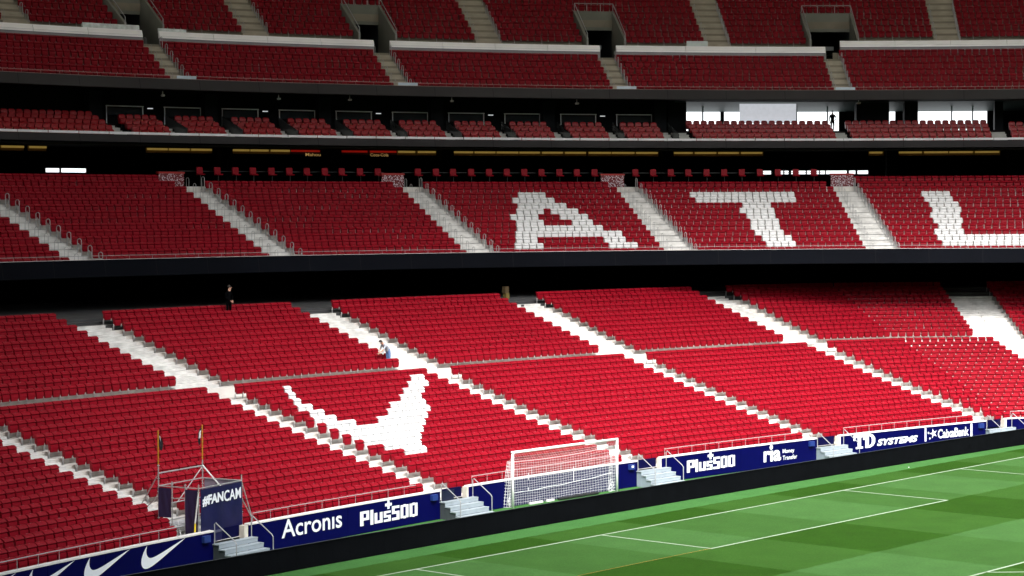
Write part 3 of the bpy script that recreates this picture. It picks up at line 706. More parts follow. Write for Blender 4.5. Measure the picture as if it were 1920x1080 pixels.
TW = {10: [(27.45, 28.85), (36.87, 42.47), (49.26, 50.69)], 9: [(27.1, 29.23), (36.91, 42.4), (49.2, 50.66)], 8: [(26.86, 29.53), (39.1, 40.59), (49.22, 50.68)], 7: [(26.58, 28.05), (28.4, 29.89), (39.1, 40.61), (49.19, 50.64)], 6: [(26.23, 27.71), (28.75, 30.25), (39.06, 40.6), (49.19, 50.71)], 5: [(25.99, 27.51), (29.03, 30.54), (39.11, 40.62), (49.12, 50.64)], 4: [(25.65, 30.87), (39.11, 40.67), (49.09, 50.62)], 3: [(25.32, 31.3), (39.13, 40.69), (49.05, 50.61)], 2: [(24.99, 26.5), (30.05, 31.63), (39.12, 40.69), (49.03, 57.5)], 1: [(24.68, 26.31), (30.18, 31.46), (31.53, 31.97), (39.08, 40.7), (48.97, 57.5)]}
SCAF = None
for k in range(1, 31):
    r, z = low_row(k); zf = z-SH
    for j in range(1, len(E_LOW)):
        a, c_ = E_LOW[j-1]+gap_low(k), E_LOW[j]
        wl = VW.get(k, ()) if j == 3 else ()
        fill_arc(lambda t: lowP(t, r), a, c_, RW+r, zf, dict(tier='lower', row=k, block=j), wl, even=(j == 3))
    # block before and after the bend
    a = LS(12.38 if k <= 18 else 12.72)(r); kk = K2(r)
    fill_line(a, (kk[0]-.03*math.cos(R_(23)), kk[1]+.03*math.sin(R_(23))), R_(23), zf, dict(tier='lower', row=k, block=6))
    d0 = 5.9 if k <= 18 else 5.6+.185*(k-19)
    fill_line((kk[0]+.05*math.cos(R_(42)), kk[1]-.05*math.sin(R_(42))), KS(d0)(r), R_(42), zf, dict(tier='lower', row=k, block=7))
    d1 = d0+(2.2 if k <= 18 else 3.3)
    fill_line(KS(d1)(r), KS(d1+8)(r), R_(42), zf, dict(tier='lower', row=k, block=8))
for k in range(0, 14):
    r, z = t2_row(k); zf = z-SH
    for j in range(1, len(E_T2)):
        if k == 13 and j not in (1, 2, 6): continue
        a, c_ = E_T2[j-1]+1.93-.05*k, E_T2[j]
        if k == 12 and j < 6: c_ -= .25
        if j == 1: a = -7.5
        fill_arc(lambda t: upP(t, R2+r), a, c_, R2+r, zf, dict(tier='middle', row=k+1, block=j), TW.get(k, ()), even=(j >= 4))
for k in range(0, 7):
    r, z = t3_row(k); zf = z-SH; ed = [.60, 11.87, 23.15, 34.38, 45.63, 57.2]
    for j in range(len(ed)-1):
        if k == 6 and ed[j+1] < 50: continue
        fill_arc(lambda t: upP(t, R3+r), ed[j]+GAP3-.02*k, ed[j+1], R3+r, zf, dict(tier='upper', row=k+1, block=j))
for k in range(0, 11):
    r, z = tu_row(k); zf = z-SH; ed = [-4.9, 6.34, 17.62, 28.96, 40.2, 51.35, 62.5]
    for j in range(len(ed)-1):
        a, c_ = ed[j]+1.28, ed[j+1]; iv = [(a, c_)]
        for v0, v1, _ in VOMS:
            if k <= 3: iv = [q for x0, x1 in iv for q in ((x0, min(x1, v0-.06)), (max(x0, v1+.06), x1)) if q[1]-q[0] > .3]
        for x0, x1 in iv:
            if k == 0 and x0 > 46: continue
            fill_arc(lambda t: upP(t, R3+r), x0, x1, R3+r, zf, dict(tier='top', row=k+1, block=j))
# leave the scaffold footprint, and keep what the camera could plausibly see
def inframe(q, m=90):
    u, v, d = project((q[0], q[1], q[2]+.6)); return -m < u < 1920+m and -m < v < 1080+m
def in_scaf(q):
    return -25.15 < q[0] < -21.8 and q[1] < 9.25+(q[0]+22.4)*.22 and q[2] < 2.2
red = [q for q in red if inframe(q, 260) and not in_scaf(q)]; white = [q for q in white if inframe(q, 260)]
key = lambda q: project((q[0], q[1], q[2]+.6))[2]
vis = sorted([q for q in red if inframe(q, -3) and project((q[0], q[1], q[2]+.4))[1] < 1076], key=key)
ind = vis[:300]; ids = set(map(id, ind)); rest = [q for q in red if id(q) not in ids]
BN = {1: 'above the white tick emblems', 2: 'right of the camera scaffold', 3: 'behind the goal'}
def spawn(q, meshes, names, nm, label, group):
    t = thing(nm, label, 'stadium seat', (q[0], q[1], q[2]), -q[3], group)
    for me, n_ in zip(meshes, names):
        if n_ != 'leg' or has_leg(q): link(n_, me, t)
    return t
pn_ = ('backrest', 'seat_pan', 'bracket', 'number_tag', 'leg')
for q in ind:
    f = q[4]; spawn(q, me_r, pn_, 'stadium_seat', f"red seat {BN.get(f['block'], 'farther right')}, {ordi(f['row'])} row up, {ordi(f['i'])} left of the aisle", 'red tip-up seats in the lower tier')
for q in sorted(white, key=key)[:300]:
    f = q[4]
    if f['tier'] == 'lower':
        spawn(q, me_w, pn_, 'white_stadium_seat', f"white seat in the hooked emblem, {ordi(f['row'])} row up, {ordi(f['i'])} left of the aisle", 'white seats picking out the emblem')
    else:
        L_ = {4: 'letter A', 5: 'letter T', 6: 'letter L'}[f['block']]
        o = link('white_stadium_seat', me_wfull, None, (q[0], q[1], q[2]), -q[3])
        tag(o, f"white seat of the middle tier {L_}, {ordi(f['row'])} row up, {ordi(f['i'])} left of aisle", 'stadium seat', 'white seats spelling the letters')
def stuff(name, groups, mats, label, cat):
    CO = []; LV = []; LT = []; MI = []; base = 0
    for recs, proto in groups:
        if not recs: continue
        v = np.array(proto.v, dtype=np.float32); nv = len(v); A = np.array([q[3] for q in recs]); T = np.array([q[:3] for q in recs]); n = len(recs)
        ca, sa = np.cos(A), np.sin(A)
        X = v[None, :, 0]*ca[:, None]+v[None, :, 1]*sa[:, None]+T[:, 0:1]; Y = -v[None, :, 0]*sa[:, None]+v[None, :, 1]*ca[:, None]+T[:, 1:2]; Z = v[None, :, 2]+T[:, 2:3]
        CO.append(np.stack([X, Y, Z], -1).reshape(-1, 3)); loops = np.concatenate([np.array(f) for f in proto.f]); cnt = np.array([len(f) for f in proto.f])
        LV.append((loops[None, :]+np.arange(n)[:, None]*nv).ravel()+base); LT.append(np.tile(cnt, n)); MI.append(np.tile(np.array(proto.m), n)); base += n*nv
    co = np.concatenate(CO); LV = np.concatenate(LV); LT = np.concatenate(LT); MI = np.concatenate(MI); LSx = np.concatenate([[0], np.cumsum(LT)[:-1]])
    me = bpy.data.meshes.new(name); me.vertices.add(len(co)); me.vertices.foreach_set('co', co.astype(np.float32).ravel())
    me.loops.add(len(LV)); me.loops.foreach_set('vertex_index', LV.astype(np.int32))
    me.polygons.add(len(LT)); me.polygons.foreach_set('loop_start', LSx.astype(np.int32)); me.polygons.foreach_set('loop_total', LT.astype(np.int32))
    for m_ in mats: me.materials.append(m_)
    me.polygons.foreach_set('material_index', MI.astype(np.int32)); me.polygons.foreach_set('use_smooth', [False]*len(LT)); me.update(calc_edges=True); me.validate()
    o = link(name, me); return tag(o, label, cat, kind='stuff')
stuff('seat_rows', [([q for q in rest if not has_leg(q)], full), ([q for q in rest if has_leg(q)], full_leg)], [RED, PLAST, TAG, GREY], 'thousands of red tip-up seats filling the rows of every tier', 'seating')
wr = sorted(white, key=key)[300:]
if wr: stuff('white_seat_rows', [(wr, full)], [WHT, PLAST, TAG], 'remaining white seats of the middle tier letters', 'seating')
print('SEATS', len(red), len(white), len(ind), len(rest))

# hospitality chairs
ch = MB()
def tub(m, zs, mi=0):
    V = []
    for z, hw, y0, y1 in zs: V += [(-hw, y0, z), (hw, y0, z), (hw, y1, z), (-hw, y1, z)]
    F = [(i*4+j, i*4+(j+1) % 4, i*4+4+(j+1) % 4, i*4+4+j) for i in range(len(zs)-1) for j in range(4)] + [(3, 2, 1, 0), tuple(4*(len(zs)-1)+j for j in range(4))]
    m.add(V, F, mi)
tub(ch, [(.24, .20, -.05, .10), (.45, .225, -.06, .10), (.74, .23, -.02, .12), (.82, .19, .0, .12), (.86, .13, .03, .10)])
tub(ch, [(.20, .19, -.24, -.06), (.26, .22, -.28, -.05), (.52, .22, -.26, -.04), (.58, .18, -.18, -.04)])
tub(ch, [(.0, .03, .02, .08), (.30, .03, .02, .08)], 1); ch.box((.27, -.05, .50), (.05, .26, .04), 0, 1); ch.box((.27, -.17, .50), (.045, .045, .05), 0, 2)
TAN = mat('brass_cup_holder', (.5, .42, .22), .4)
me_c = ch.mesh('hospitality_chair', [RED_S, mat('dark_chair_frame', (.02, .02, .02), .5), TAN])
chairs = []
def suite(a, c_, nrow, nm, rises=(0, .40, .81, 1.14)):
    for k in range(nrow):
        R = R3+1.0+.9*k; w_ = R_(c_-a)*R; n = int(w_/.555+.2)
        for i in range(n):
            t = a+(c_-a)*(i+.5)/n; x, y = upP(t, R); chairs.append((x, y, FB+rises[k]+.03, R_(t)+rng.normal(0, .03), dict(row=k+1, i=i+1, nm=nm)))
suite(1.0, 9.05, 4, 'the wide box at the left edge', (0, .38, .70, 1.0))
for i, (a, c_) in enumerate(SB): suite(a-.05 if i else a, c_, 3, f'the {ordi(i+1)} small box from the left')
suite(38.58, 45.75, 4, 'the wide box left of the standing person', (0, .38, .70, 1.0)); suite(46.52, 53.5, 4, 'the wide box right of the standing person', (0, .38, .70, 1.0)); suite(54.44, 57, 3, 'the small box at the right edge')
chairs = [q for q in chairs if inframe(q, 20)]; chairs.sort(key=key)
for q in chairs[:300]:
    f = q[4]; o = link('hospitality_chair', me_c, None, q[:3], -q[3])
    tag(o, f"padded chair in {f['nm']}, {ordi(f['row'])} row, {ordi(f['i'])} along", 'chair', 'red padded chairs in the hospitality boxes')
if len(chairs) > 300: stuff('hospitality_chair_rows', [(chairs[300:], ch)], [RED_S, mat('dark_chair_frame', (.02, .02, .02)), TAN], 'remaining red padded chairs in the farthest hospitality boxes', 'chairs')
print('CHAIRS', len(chairs))
# bar stools behind the middle tier
ST = [11.88, 12.8, 13.73, 14.64, 15.6, 16.53, 17.44, 18.38, 19.27, 20.22, 21.16, 23.26, 24.21, 25.11, 26.06, 27.0, 27.94, 28.86, 29.77, 30.71, 31.63, 32.56, 34.71, 35.64, 36.57, 37.48, 38.44, 39.36, 40.28, 41.22, 42.16, 43.09, 44.02]
zf = z13-SH
s1 = MB(); tub(s1, [(.80, .19, -.04, .08), (.86, .21, -.05, .08), (1.20, .215, -.02, .09), (1.27, .19, .0, .09)]); m1 = s1.mesh('backrest', [RED])
s2 = MB(); tub(s2, [(.76, .21, -.36, .06), (.80, .225, -.38, .06), (.84, .20, -.34, .05)]); m2 = s2.mesh('seat', [RED])
m3 = MB().tube([(0, -.12, 0), (0, -.12, .76)], .03, 6).box((0, -.12, .02), (.30, .30, .03)).mesh('pedestal', [mat('dark_chair_frame', (.02, .02, .02))])
for i, a in enumerate(ST):
    x, y = upP(a, R2+13.05); g_ = 0 if i < 11 else (1 if i < 22 else 2)
    t = thing('bar_stool', f"{ordi(i+1)} from the left of the red high stools above the middle tier", 'stool', (x, y, zf), -R_(a), 'red high stools behind the middle tier')
    for n_, me in (('backrest', m1), ('seat', m2), ('pedestal', m3)): link(n_, me, t)
cr = thing('counter_rail', 'thin dark rail of the counter behind the red high stools', 'counter')
for a, c_ in ((11.0, 21.6), (22.6, 33.1), (34.2, 44.6)):
    MB().sweep([(13.5, zf+1.0), (13.5, zf+1.04), (13.75, zf+1.04), (13.75, zf+1.0)], up_st(a, c_, R2), closed=True).build('counter_top', [mat('dark_counter', (.02, .022, .025), .4)], cr)
# printed barriers at the aisle tops
def conf_mat():
    m = bpy.data.materials.new('confetti_print'); m.use_nodes = True; nt = m.node_tree; N = nt.nodes; L = nt.links; b = N['Principled BSDF']
    geo = N.new('ShaderNodeNewGeometry'); v = N.new('ShaderNodeTexVoronoi'); v.inputs['Scale'].default_value = 11; L.new(geo.outputs['Position'], v.inputs['Vector'])
    lt = N.new('ShaderNodeMath'); lt.operation = 'LESS_THAN'; lt.inputs[1].default_value = .40; L.new(v.outputs['Distance'], lt.inputs[0])
    mx = N.new('ShaderNodeMix'); mx.data_type = 'RGBA'; mx.inputs[6].default_value = (.13, .005, .012, 1); mx.inputs[7].default_value = (.60, .52, .60, 1); L.new(lt.outputs[0], mx.inputs[0])
    L.new(mx.outputs[2], b.inputs['Base Color']); return m
CF = conf_mat()
for i, (a, c_) in enumerate([(9.36, 10.65), (21.03, 22.19), (32.66, 33.87), (44.74, 45.90)]):
    t = thing('printed_barrier', f"red-topped barrier with white confetti print, {ordi(i+1)} from the left above the middle tier", 'barrier', (*upP((a+c_)/2, R2+12.2), z13-SH), 0, 'printed barriers at the aisle tops')
    t.location = (0, 0, 0)
    MB().sweep([(12.0, z13-SH-.3), (12.0, 15.78), (12.06, 15.78), (12.06, z13-SH-.3)], up_st(a, c_, R2), closed=True).build('printed_panel', [CF], t)
    MB().sweep([(11.96, 15.79), (11.96, 15.90), (12.3, 15.92), (12.3, 15.79)], up_st(a-.03, c_+.03, R2), closed=True).build('top_cover', [mat('red_cover', (.30, .008, .008), .5)], t)
# hoop handrails
def hoop_mesh(h, d, r, nm):
    m = MB(); P = [(0, 0, 0), (0, 0, h-.12)] + [(0, d/2-d/2*math.cos(t), h-.12+.12*math.sin(t)) for t in np.linspace(.3, math.pi-.3, 6)] + [(0, d, h-.12), (0, d, .0)]
    m.tube(P, r, 5); return m.mesh(nm, [GALW])
H2 = hoop_mesh(.98, .34, .024, 'handrail_hoop'); H2b = hoop_mesh(.92, .32, .014, 'handrail_hoop'); H3 = hoop_mesh(1.0, .32, .026, 'handrail_hoop')
an = {0: 'hidden', 1: 'far left', 2: 'second', 3: 'third', 4: 'fourth', 5: 'fifth', 6: 'right edge'}
for j, e in enumerate(E_T2):
    for k in range(0, 13):
        for side, off in (('right', 1.93-.05*k-.10), ('left', .42)):
            if side == 'left' and k == 12: pass
            r, z = t2_row(k); x, y = upP(e+off, R2+r-.2)
            if not inframe((x, y, z)): continue
            o = link('handrail_hoop', H2 if side == 'right' else H2b, None, (x, y, z-SH), -R_(e)); 
            tag(o, f"hoop handrail, {side} of the {an[j]} middle tier aisle, {ordi(k+1)} step row", 'handrail', 'hoop handrails of the middle tier')
for j, e in enumerate(E_T3):
    for k in range(0, 6):
        for side, off in (('right', GAP3-.06), ('left', .08)):
            r, z = t3_row(k); x, y = upP(e+off, R3+r-.15)
            if not inframe((x, y, z)): continue
            o = link('handrail_hoop', H3 if side == 'right' else H2b, None, (x, y, z-SH), -R_(e))
            tag(o, f"hoop handrail, {side} of the {ordi(j+1)} short upper aisle, {ordi(k+1)} step row", 'handrail', 'hoop handrails of the upper tier')
for j, e in enumerate([6.34, 17.62, 28.96, 40.2, 51.35]):
    for k in range(0, 7):
        for side, off in (('right', 1.2), ('left', .1)):
            r, z = tu_row(k); x, y = upP(e+off, R3+r-.15)
            if not inframe((x, y, z), 10): continue
            o = link('handrail_hoop', H3 if side == 'right' else H2b, None, (x, y, z-SH), -R_(e))
            tag(o, f"hoop handrail, {side} of the {ordi(j+1)} topmost aisle, {ordi(k+1)} step row", 'handrail', 'hoop handrails of the topmost tier')
# rails along the fascias
for nm, base, zt, a0, a1, m_, hh in (('middle tier', R2, 10.77, -12, 60, GALW, .20), ('upper tier', R3, 22.06, -6, 60, mat('pink_grey_rail', (.42, .33, .33), .5), .20)):
    t = thing('front_rail', f'slim rail along the front edge of the {nm}', 'rail', group='rails on the tier fronts')
    st = up_st(a0, a1, base, 1.); MB().tube([(*s_(.06), zt+hh) for s_ in st], .015, 4).build('rail', [m_], t)
    tt = a0; pm_ = MB().tube([(0, 0, 0), (0, 0, hh)], .011, 4, cap=False).mesh('rail_post', [m_])
    while tt < a1:
        link('rail_post', pm_, t, (*upP(tt, base+.06), zt)); tt += 1.35 if base == R2 else .93
for i, (a, c_) in enumerate([(11.79, 12.72), (23.04, 23.99), (34.3, 35.26), (45.48, 46.42)]):
    o = MB().sweep([(.02, 22.07), (.02, 22.26), (.05, 22.26), (.05, 22.07)], up_st(a+.1, c_+.15, R3), closed=True).build('glass_panel', [mat('pale_blue_glass', (.50, .60, .72), .25, .6)])
    tag(o, f'pale glass panel at the foot of the {ordi(i+1)} upper aisle from the left', 'glass panel', 'glass panels at the upper aisle feet')
# white wrapped parapets
ends = [(1.6, 12.02, 24.90), (12.82, 23.34, 24.90), (24.13, 34.60, 24.90), (35.40, 45.79, 24.92), (46.57, 60, 25.42)]
for i, (a, c_, zb) in enumerate(ends):
    t = thing('wrapped_parapet', f'white wrapped parapet of the upper walkway, {ordi(i+1)} from the left', 'parapet', group='white parapets of the upper walkway')
    rb = 5.15 + (.74 if i == 4 else 0); n = max(2, int((c_-a)/2.6)); zt = zb+.68
    for j in range(n):
        t0 = a+(c_-a)*j/n+.01; t1 = a+(c_-a)*(j+1)/n-.01
        MB().sweep([(rb-.04, zb+.20), (rb-.03, zb+.36), (rb+.06, zb+.60), (rb+.12, zt), (rb+.2, zt), (rb+.2, zb+.20)], up_st(t0, t1, R3), closed=True).build('white_panel', [BANW], t)
    MB().sweep([(rb-.05, zb+.17), (rb-.05, zb+.20), (rb+.05, zb+.20), (rb+.05, zb+.17)], up_st(a, c_, R3), closed=True).build('dark_seam', [mat('dark_blue_seam', (.03, .04, .12), .5)], t)
    MB().sweep([(rb-.01, zb-.5), (rb-.01, zb+.168), (rb+.06, zb+.168), (rb+.06, zb-.5)], up_st(a, c_, R3), closed=True).build('grey_base', [BANG], t)
    MB().sweep([(rb-.042, zb+.34), (rb-.042, zb+.352), (rb-.022, zb+.352), (rb-.022, zb+.34)], up_st(a, c_, R3), closed=True).build('thin_seam', [mat('grey_seam', (.4, .4, .45), .5)], t)
o = MB().sweep([(5.4, 25.55), (5.4, 26.0), (5.44, 26.0), (5.44, 25.55)], up_st(38.95, 40.0, R3), closed=True).build('white_board', [mat('pale_aqua_board', (.6, .68, .7), .5)])
tag(o, 'pale aqua board standing above the white parapet left of the top aisle', 'board')
o = MB().sweep([(5.35, 25.5), (5.45, 25.92), (5.6, 25.80), (5.5, 25.5)], up_st(9.25, 11.95, R3), closed=True).build('plastic_sheet', [mat('loose_plastic', (.6, .66, .68), .3, .5, .25, 3)])
tag(o, 'crumpled pale plastic sheeting on the parapet at the upper left stair mouth', 'plastic sheet')
o = MB().sweep([(5.35, 25.45), (5.4, 25.80), (5.5, 25.78), (5.5, 25.45)], up_st(12.85, 14.2, R3), closed=True).build('plastic_sheet', [mat('loose_plastic', (.6, .66, .68))])
tag(o, 'small blue-white plastic sheet right of the upper left stair mouth', 'plastic sheet')
# small cameras under the upper fascia
for i, (a, zc) in enumerate([(11.6, 21.0), (17.4, 21.0), (21.0, 21.05), (26.2, 21.1), (32.6, 21.05), (46.9, 21.15), (55.5, 21.2)]):
    t = thing('ceiling_camera', f'small white camera under the upper fascia, {ordi(i+1)} from the left', 'camera', (*upP(a, R3+1.2), zc), -R_(a), 'small cameras above the hospitality boxes')
    MB().box((0, 0, .15), (.05, .05, .30)).build('bracket', [GREY], t); MB().tube([(-.12, -.1, 0), (.14, .05, .02)], .07, 8).build('camera_body', [mat('white_housing', (.5, .5, .5), .4)], t)
# lit names in the concourse
def sign(txt, a0, a1, z0, z1, label):
    V, F = text_geo(txt, .01); xs = [v[0] for v in V]; ys = [v[1] for v in V]; m = MB()
    m.add([(*upP(a0+(x-min(xs))/(max(xs)-min(xs))*(a1-a0), R2+21.5), z0+(y-min(ys))/(max(ys)-min(ys))*(z1-z0)) for x, y in V], F)
    tag(m.build('lit_sign', [mat('dim_gold_letters', (.3, .2, .08), emit=(1, .6, .2), es=.08)]), label, 'sign')
sign('Mahou', 20.0, 20.75, 17.28, 17.50, 'small lit gold lettering under the left red cove light'); sign('Coca-Cola', 23.2, 24.1, 17.30, 17.52, 'small lit script lettering under the right red cove light')

# ------------------------------------------------------------------ portable goal against the wall
GXC, GYC, GA = -1.70, 8.06, -.008
def gp(x, y, z): return (x, y, z)
goal = thing('portable_goal', 'white portable football goal with net standing against the navy wall', 'goal', (GXC, GYC, 0), GA)
for sx in (-3.72, 3.72): MB().tube([(sx, 0, 0), (sx, 0, 2.50)], .062, 10).build('post', [GWHITE], goal, smooth=True)
MB().tube([(-3.78, 0, 2.50), (3.78, 0, 2.50)], .062, 10).build('crossbar', [GWHITE], goal, smooth=True)
NETM = mat('white_net_cord', (.78, .80, .84), .7)
def sag(u, a=.06): return -a*(1-(2*u-1)**2)
def rope(P, r, nm='net_rope'): MB().tube(P, r, 5).build(nm, [NETM], goal)
nx = 62
topz = lambda u: 2.02+.10*u+sag(u, .10)
def backpt(u, v):      # v 0 top rope .. 1 ground
    x = -3.68+7.36*u; z = topz(u)*(1-v)+.03; y = .24+.08*v+.02*math.sin(9*u)*v
    return (x, min(y, .33), z)
def cord(P, r=.0055):
    return P
net = MB()
def ribbon(P, r): net.tube(P, r, 3, cap=False)
for i in range(nx+1):
    u = i/nx; ribbon([backpt(u+.004*math.sin(i*2.3+v*5)*0, v) for v in np.linspace(0, 1, 7)], .0043)
    ribbon([(-3.68+7.36*u, .02, 2.47), backpt(u, 0)], .0050)
for j in range(1, 17):
    v = j/17; ribbon([backpt(u, v+.006*math.sin(u*25+j)) for u in np.linspace(0, 1, 25)], .0043)
for j in range(1, 4):
    v = j/4; ribbon([tuple((1-v)*p_+v*q_ for p_, q_ in zip((-3.68+7.36*u, .02, 2.47), backpt(u, 0))) for u in np.linspace(0, 1, 13)], .005)
for sx, dirn in ((-3.70, -1), (3.70, 1)):
    for j in range(15):
        z = .05+j*.14; d = .44-.10*z/2; ribbon([(sx, 0, z), (sx+dirn*.10*math.sin(j)*.4-.12*(1-z/2.1)*(1 if dirn < 0 else .6), d*.5, z-.02), (sx+dirn*.03-.35*(1-z/2.1)*(1 if dirn < 0 else .25), d, z)], .008)
    for j in range(5):
        f = j/4; ribbon([(sx-.02, .05+.38*f*.7, 2.1), (sx-(.30 if dirn < 0 else .12)*f, .05+.40*f, .04)], .008)
o = net.build('net', [NETM], goal); o['kind'] = 'stuff'
rope([(*backpt(u, 0)[:2], backpt(u, 0)[2]) for u in np.linspace(0, 1, 20)], .013)
rope([(-3.6+7.2*u, .25, .62+.25*u+sag(u, .05)+.015*math.sin(u*22)) for u in np.linspace(0, 1, 30)], .012)
for x0, z0, z1 in ((-2.2, 1.10, 1.42), (-2.2, .62, .75), (1.0, .75, 1.42)): MB().box((x0, .40, (z0+z1)/2), (.03, .01, z1-z0)).build('net_weight_strip', [NETM], goal)
for dirn in (-1, 1):
    b = MB()
    for q in range(5):
        cx_, cz_, rr_ = dirn*3.58+random.uniform(-.10, .10), .30+random.uniform(-.2, .25), random.uniform(.08, .16)
        b.tube([(cx_+rr_*math.cos(t), .25+random.uniform(-.02, .02), cz_+rr_*math.sin(t)*1.2) for t in np.linspace(0, 6.28, 10)], .009, 4)
    b.build('gathered_net', [NETM], goal)
b = MB(); P = [(-.45+2.9*i/9, -.02+.02*math.sin(i*2.1), .075+.012*math.sin(i*3.3)) for i in range(10)]
b.tube(P, [.05, .075, .08, .07, .085, .075, .08, .07, .075, .05], 8); o = b.build('rolled_tarpaulin', [mat('black_tarpaulin', (.012, .012, .015), .5, .5, .3, 4)]); o.location = (GXC, GYC+.12, 0); o.rotation_euler.z = GA
tag(o, 'rolled black tarpaulin lying on the ground below the goal net', 'tarpaulin')
for i, (x, l) in enumerate(((-1.9, .9), (-.9, .5))):
    o = MB().box((0, 0, .05), (l, .10, .09)).build('goal_weight', [mat('white_weight', (.6, .6, .62), .6)]); o.location = (GXC+x, GYC+.22, 0)
    tag(o, ('long' if i == 0 else 'short')+' white bar weight on the ground behind the goal mouth', 'weight')

# ------------------------------------------------------------------ camera scaffold with banner and flags
FR, FL, BRc, BL = Vector((-21.96, 7.62, 0)), Vector((-24.71, 6.95, 0)), Vector((-22.39, 9.42, 0)), Vector((-25.09, 8.83, 0))
ZF = .68; ZT = 2.90
sc = thing('camera_scaffold', 'steel scaffold tower with navy banners at the foot of the left aisle', 'scaffold')
def at(P, z): return (P.x, P.y, z)
def pole(P, z0, z1, r=.026): 
    o = MB().tube([at(P, z0), at(P, z1)], r, 7).build('standard_pole', [GREY], sc)
    for z in np.arange(z0+.5, z1, .5): MB().tube([at(P, z-.015), at(P, z+.015)], r*1.9, 8).build('coupler', [GREY], o)
pole(FR, ZF, 3.12); pole(FL, 1.26, 3.05); pole(BRc, ZF, 3.62); pole(BL, ZF+.5, 3.72)
M1 = BL.lerp(FL, .34); M2 = BL.lerp(FL, .67); pole(M1, ZF+.3, 3.10); pole(M2, ZF+.3, 3.05)
def bar(a, b_, r=.024, nm='ledger', m=None): MB().tube([a, b_], r, 6).build(nm, [m or GREY], sc)
bar(at(BL, 3.38), at(BRc, 3.38), .034); bar(at(BL, ZT), at(BRc, ZT)); bar(at(BL, ZT), at(FL, ZT)); bar(at(FL, ZT), at(FR, ZT)); bar(at(BRc, ZT), at(FR, ZT)); bar(at(BL, 2.15), at(BRc, 2.15)); bar(at(M1, 2.45), at(M2, 2.5)); bar(at(BL, 1.5), at(BRc, 1.5))
bar(at(BL, 3.36), (-24.4, 11.0, 1.62), .024, 'brace'); bar(at(BL, 2.5), (-24.3, 10.9, 1.62), .024, 'brace')
bar(at(BRc, 3.36), at(BL.lerp(BRc, .42), 2.15), .022, 'brace'); bar(at(BRc, 3.40), at(FR, 1.7), .030, 'brace', mat('bright_alloy_tube', (.75, .76, .78), .35, .5, .05, 4, metal=.3))
ft = (-21.30, 7.75, 1.30); bar(at(FR, 2.86), ft, .024, 'brace'); bar(at(FR, 2.2), ft, .024, 'brace')
bar(at(FL, 2.75), (-24.87, 6.98, 1.60), .030, 'leaning_tube', mat('bright_alloy_tube', (.75, .76, .78))); bar((-24.87, 6.98, 1.60), (-24.90, 6.96, 1.27), .030, 'yellow_tube_end', mat('yellow_paint', (.75, .55, .02), .5))
BANN = mat('navy_banner_cloth', (.003, .0035, .050), .55, .35, .25, 1.1, bump=.3, bscale=5); PURP = mat('dark_violet_mesh_cloth', (.014, .006, .040), .6, .3, .15, 2); PALEB = mat('pale_banner_back', (.22, .18, .24), .6, .3, .12, 2)
def sheet(A, B, z0, z1, nm, m, off=.035, wav=.02, cut=0.):
    d = (B-A).normalized(); n = Vector((d.y, -d.x, 0)); b = MB(); V = []; nu, nv = 14, 8
    for side in (0, 1):
        for j in range(nv+1):
            for i in range(nu+1):
                u, v = i/nu, j/nv; q = A.lerp(B, u)+n*(off+wav*math.sin(u*13+v*3)*math.sin(v*3.1)*.6+side*.008); V.append((q.x, q.y, z0+(z1-z0)*v+(cut*u*(1-v))))
    k = (nu+1)*(nv+1); F = []
    for j in range(nv):
        for i in range(nu):
            a = j*(nu+1)+i; F += [(a, a+1, a+nu+2, a+nu+1), (k+a+nu+1, k+a+nu+2, k+a+1, k+a)]
    b.add(V, F); return b.build(nm, [m], sc)
fb = sheet(FL.lerp(FR, .02), FL.lerp(FR, .985), .74, 2.86, 'front_banner', BANN)
sheet(FR.lerp(BRc, .03), FR.lerp(BRc, .97), 1.2, 2.88, 'side_banner', PALEB, .03); sheet(BL.lerp(M1, .03), BL.lerp(M1, .97), 1.72, 2.84, 'door_banner', PURP, .03, cut=-.0); sheet(M2.lerp(FL, .03), M2.lerp(FL, .97), 1.0, 2.84, 'door_banner', PURP, .03)
d = (FR-FL).normalized(); n = Vector((d.y, -d.x, 0)); LF = (FR-FL).length
def ban_text(txt, u0, u1, z0, z1, off, shear=0, rot=.02):
    V, F = text_geo(txt, off, shear); xs = [v[0] for v in V]; ys = [v[1] for v in V]; m = MB(); W_ = []
    for x, y in V:
        u = u0+(x-min(xs))/(max(xs)-min(xs))*(u1-u0); q = FL+d*(u*LF)+n*.075; W_.append((q.x, q.y, z0+(y-min(ys))/(max(ys)-min(ys))*(z1-z0)+rot*(u-u0)*LF))
    m.add(W_, F); m.build('banner_lettering', [LETT], fb)
ban_text('#FAN', .05, .535, 2.19, 2.60, .05, .05, .03); ban_text('CAM', .545, .945, 2.22, 2.65, .022, 0, .02)
m = MB(); q0 = FL+d*(.28*LF)+n*.07; q1 = FL+d*(.52*LF)+n*.07; m.add([(q0.x, q0.y, 1.10), (q1.x, q1.y, 1.12), (q1.x, q1.y, 1.22), (q0.x, q0.y, 1.20)], [(0,1,2,3)]); m.build('banner_tape', [mat('grey_tape', (.08, .08, .14), .5)], fb)
dk = MB()
for i in range(4):
    A_ = BL.lerp(FL, .12+.2*i); B_ = A_+(BRc-BL)*.62; c_ = (A_+B_)/2; dk.box((c_.x, c_.y, 1.42+.006*i), ((B_-A_).length, .28, .05), math.atan2(-(B_-A_).y, (B_-A_).x))
    dk.build('deck_board', [mat('grey_deck_board', (.42, .44, .47), .5)], sc); dk = MB()
for off_ in (0, .38):
    A_ = M1+Vector((.25+off_, -.15, 0)); bar((A_.x-.35, A_.y-.5, .95), (A_.x+.1, A_.y+.25, 1.55), .022, 'ladder_rail', mat('bright_alloy_tube', (.75, .76, .78)))
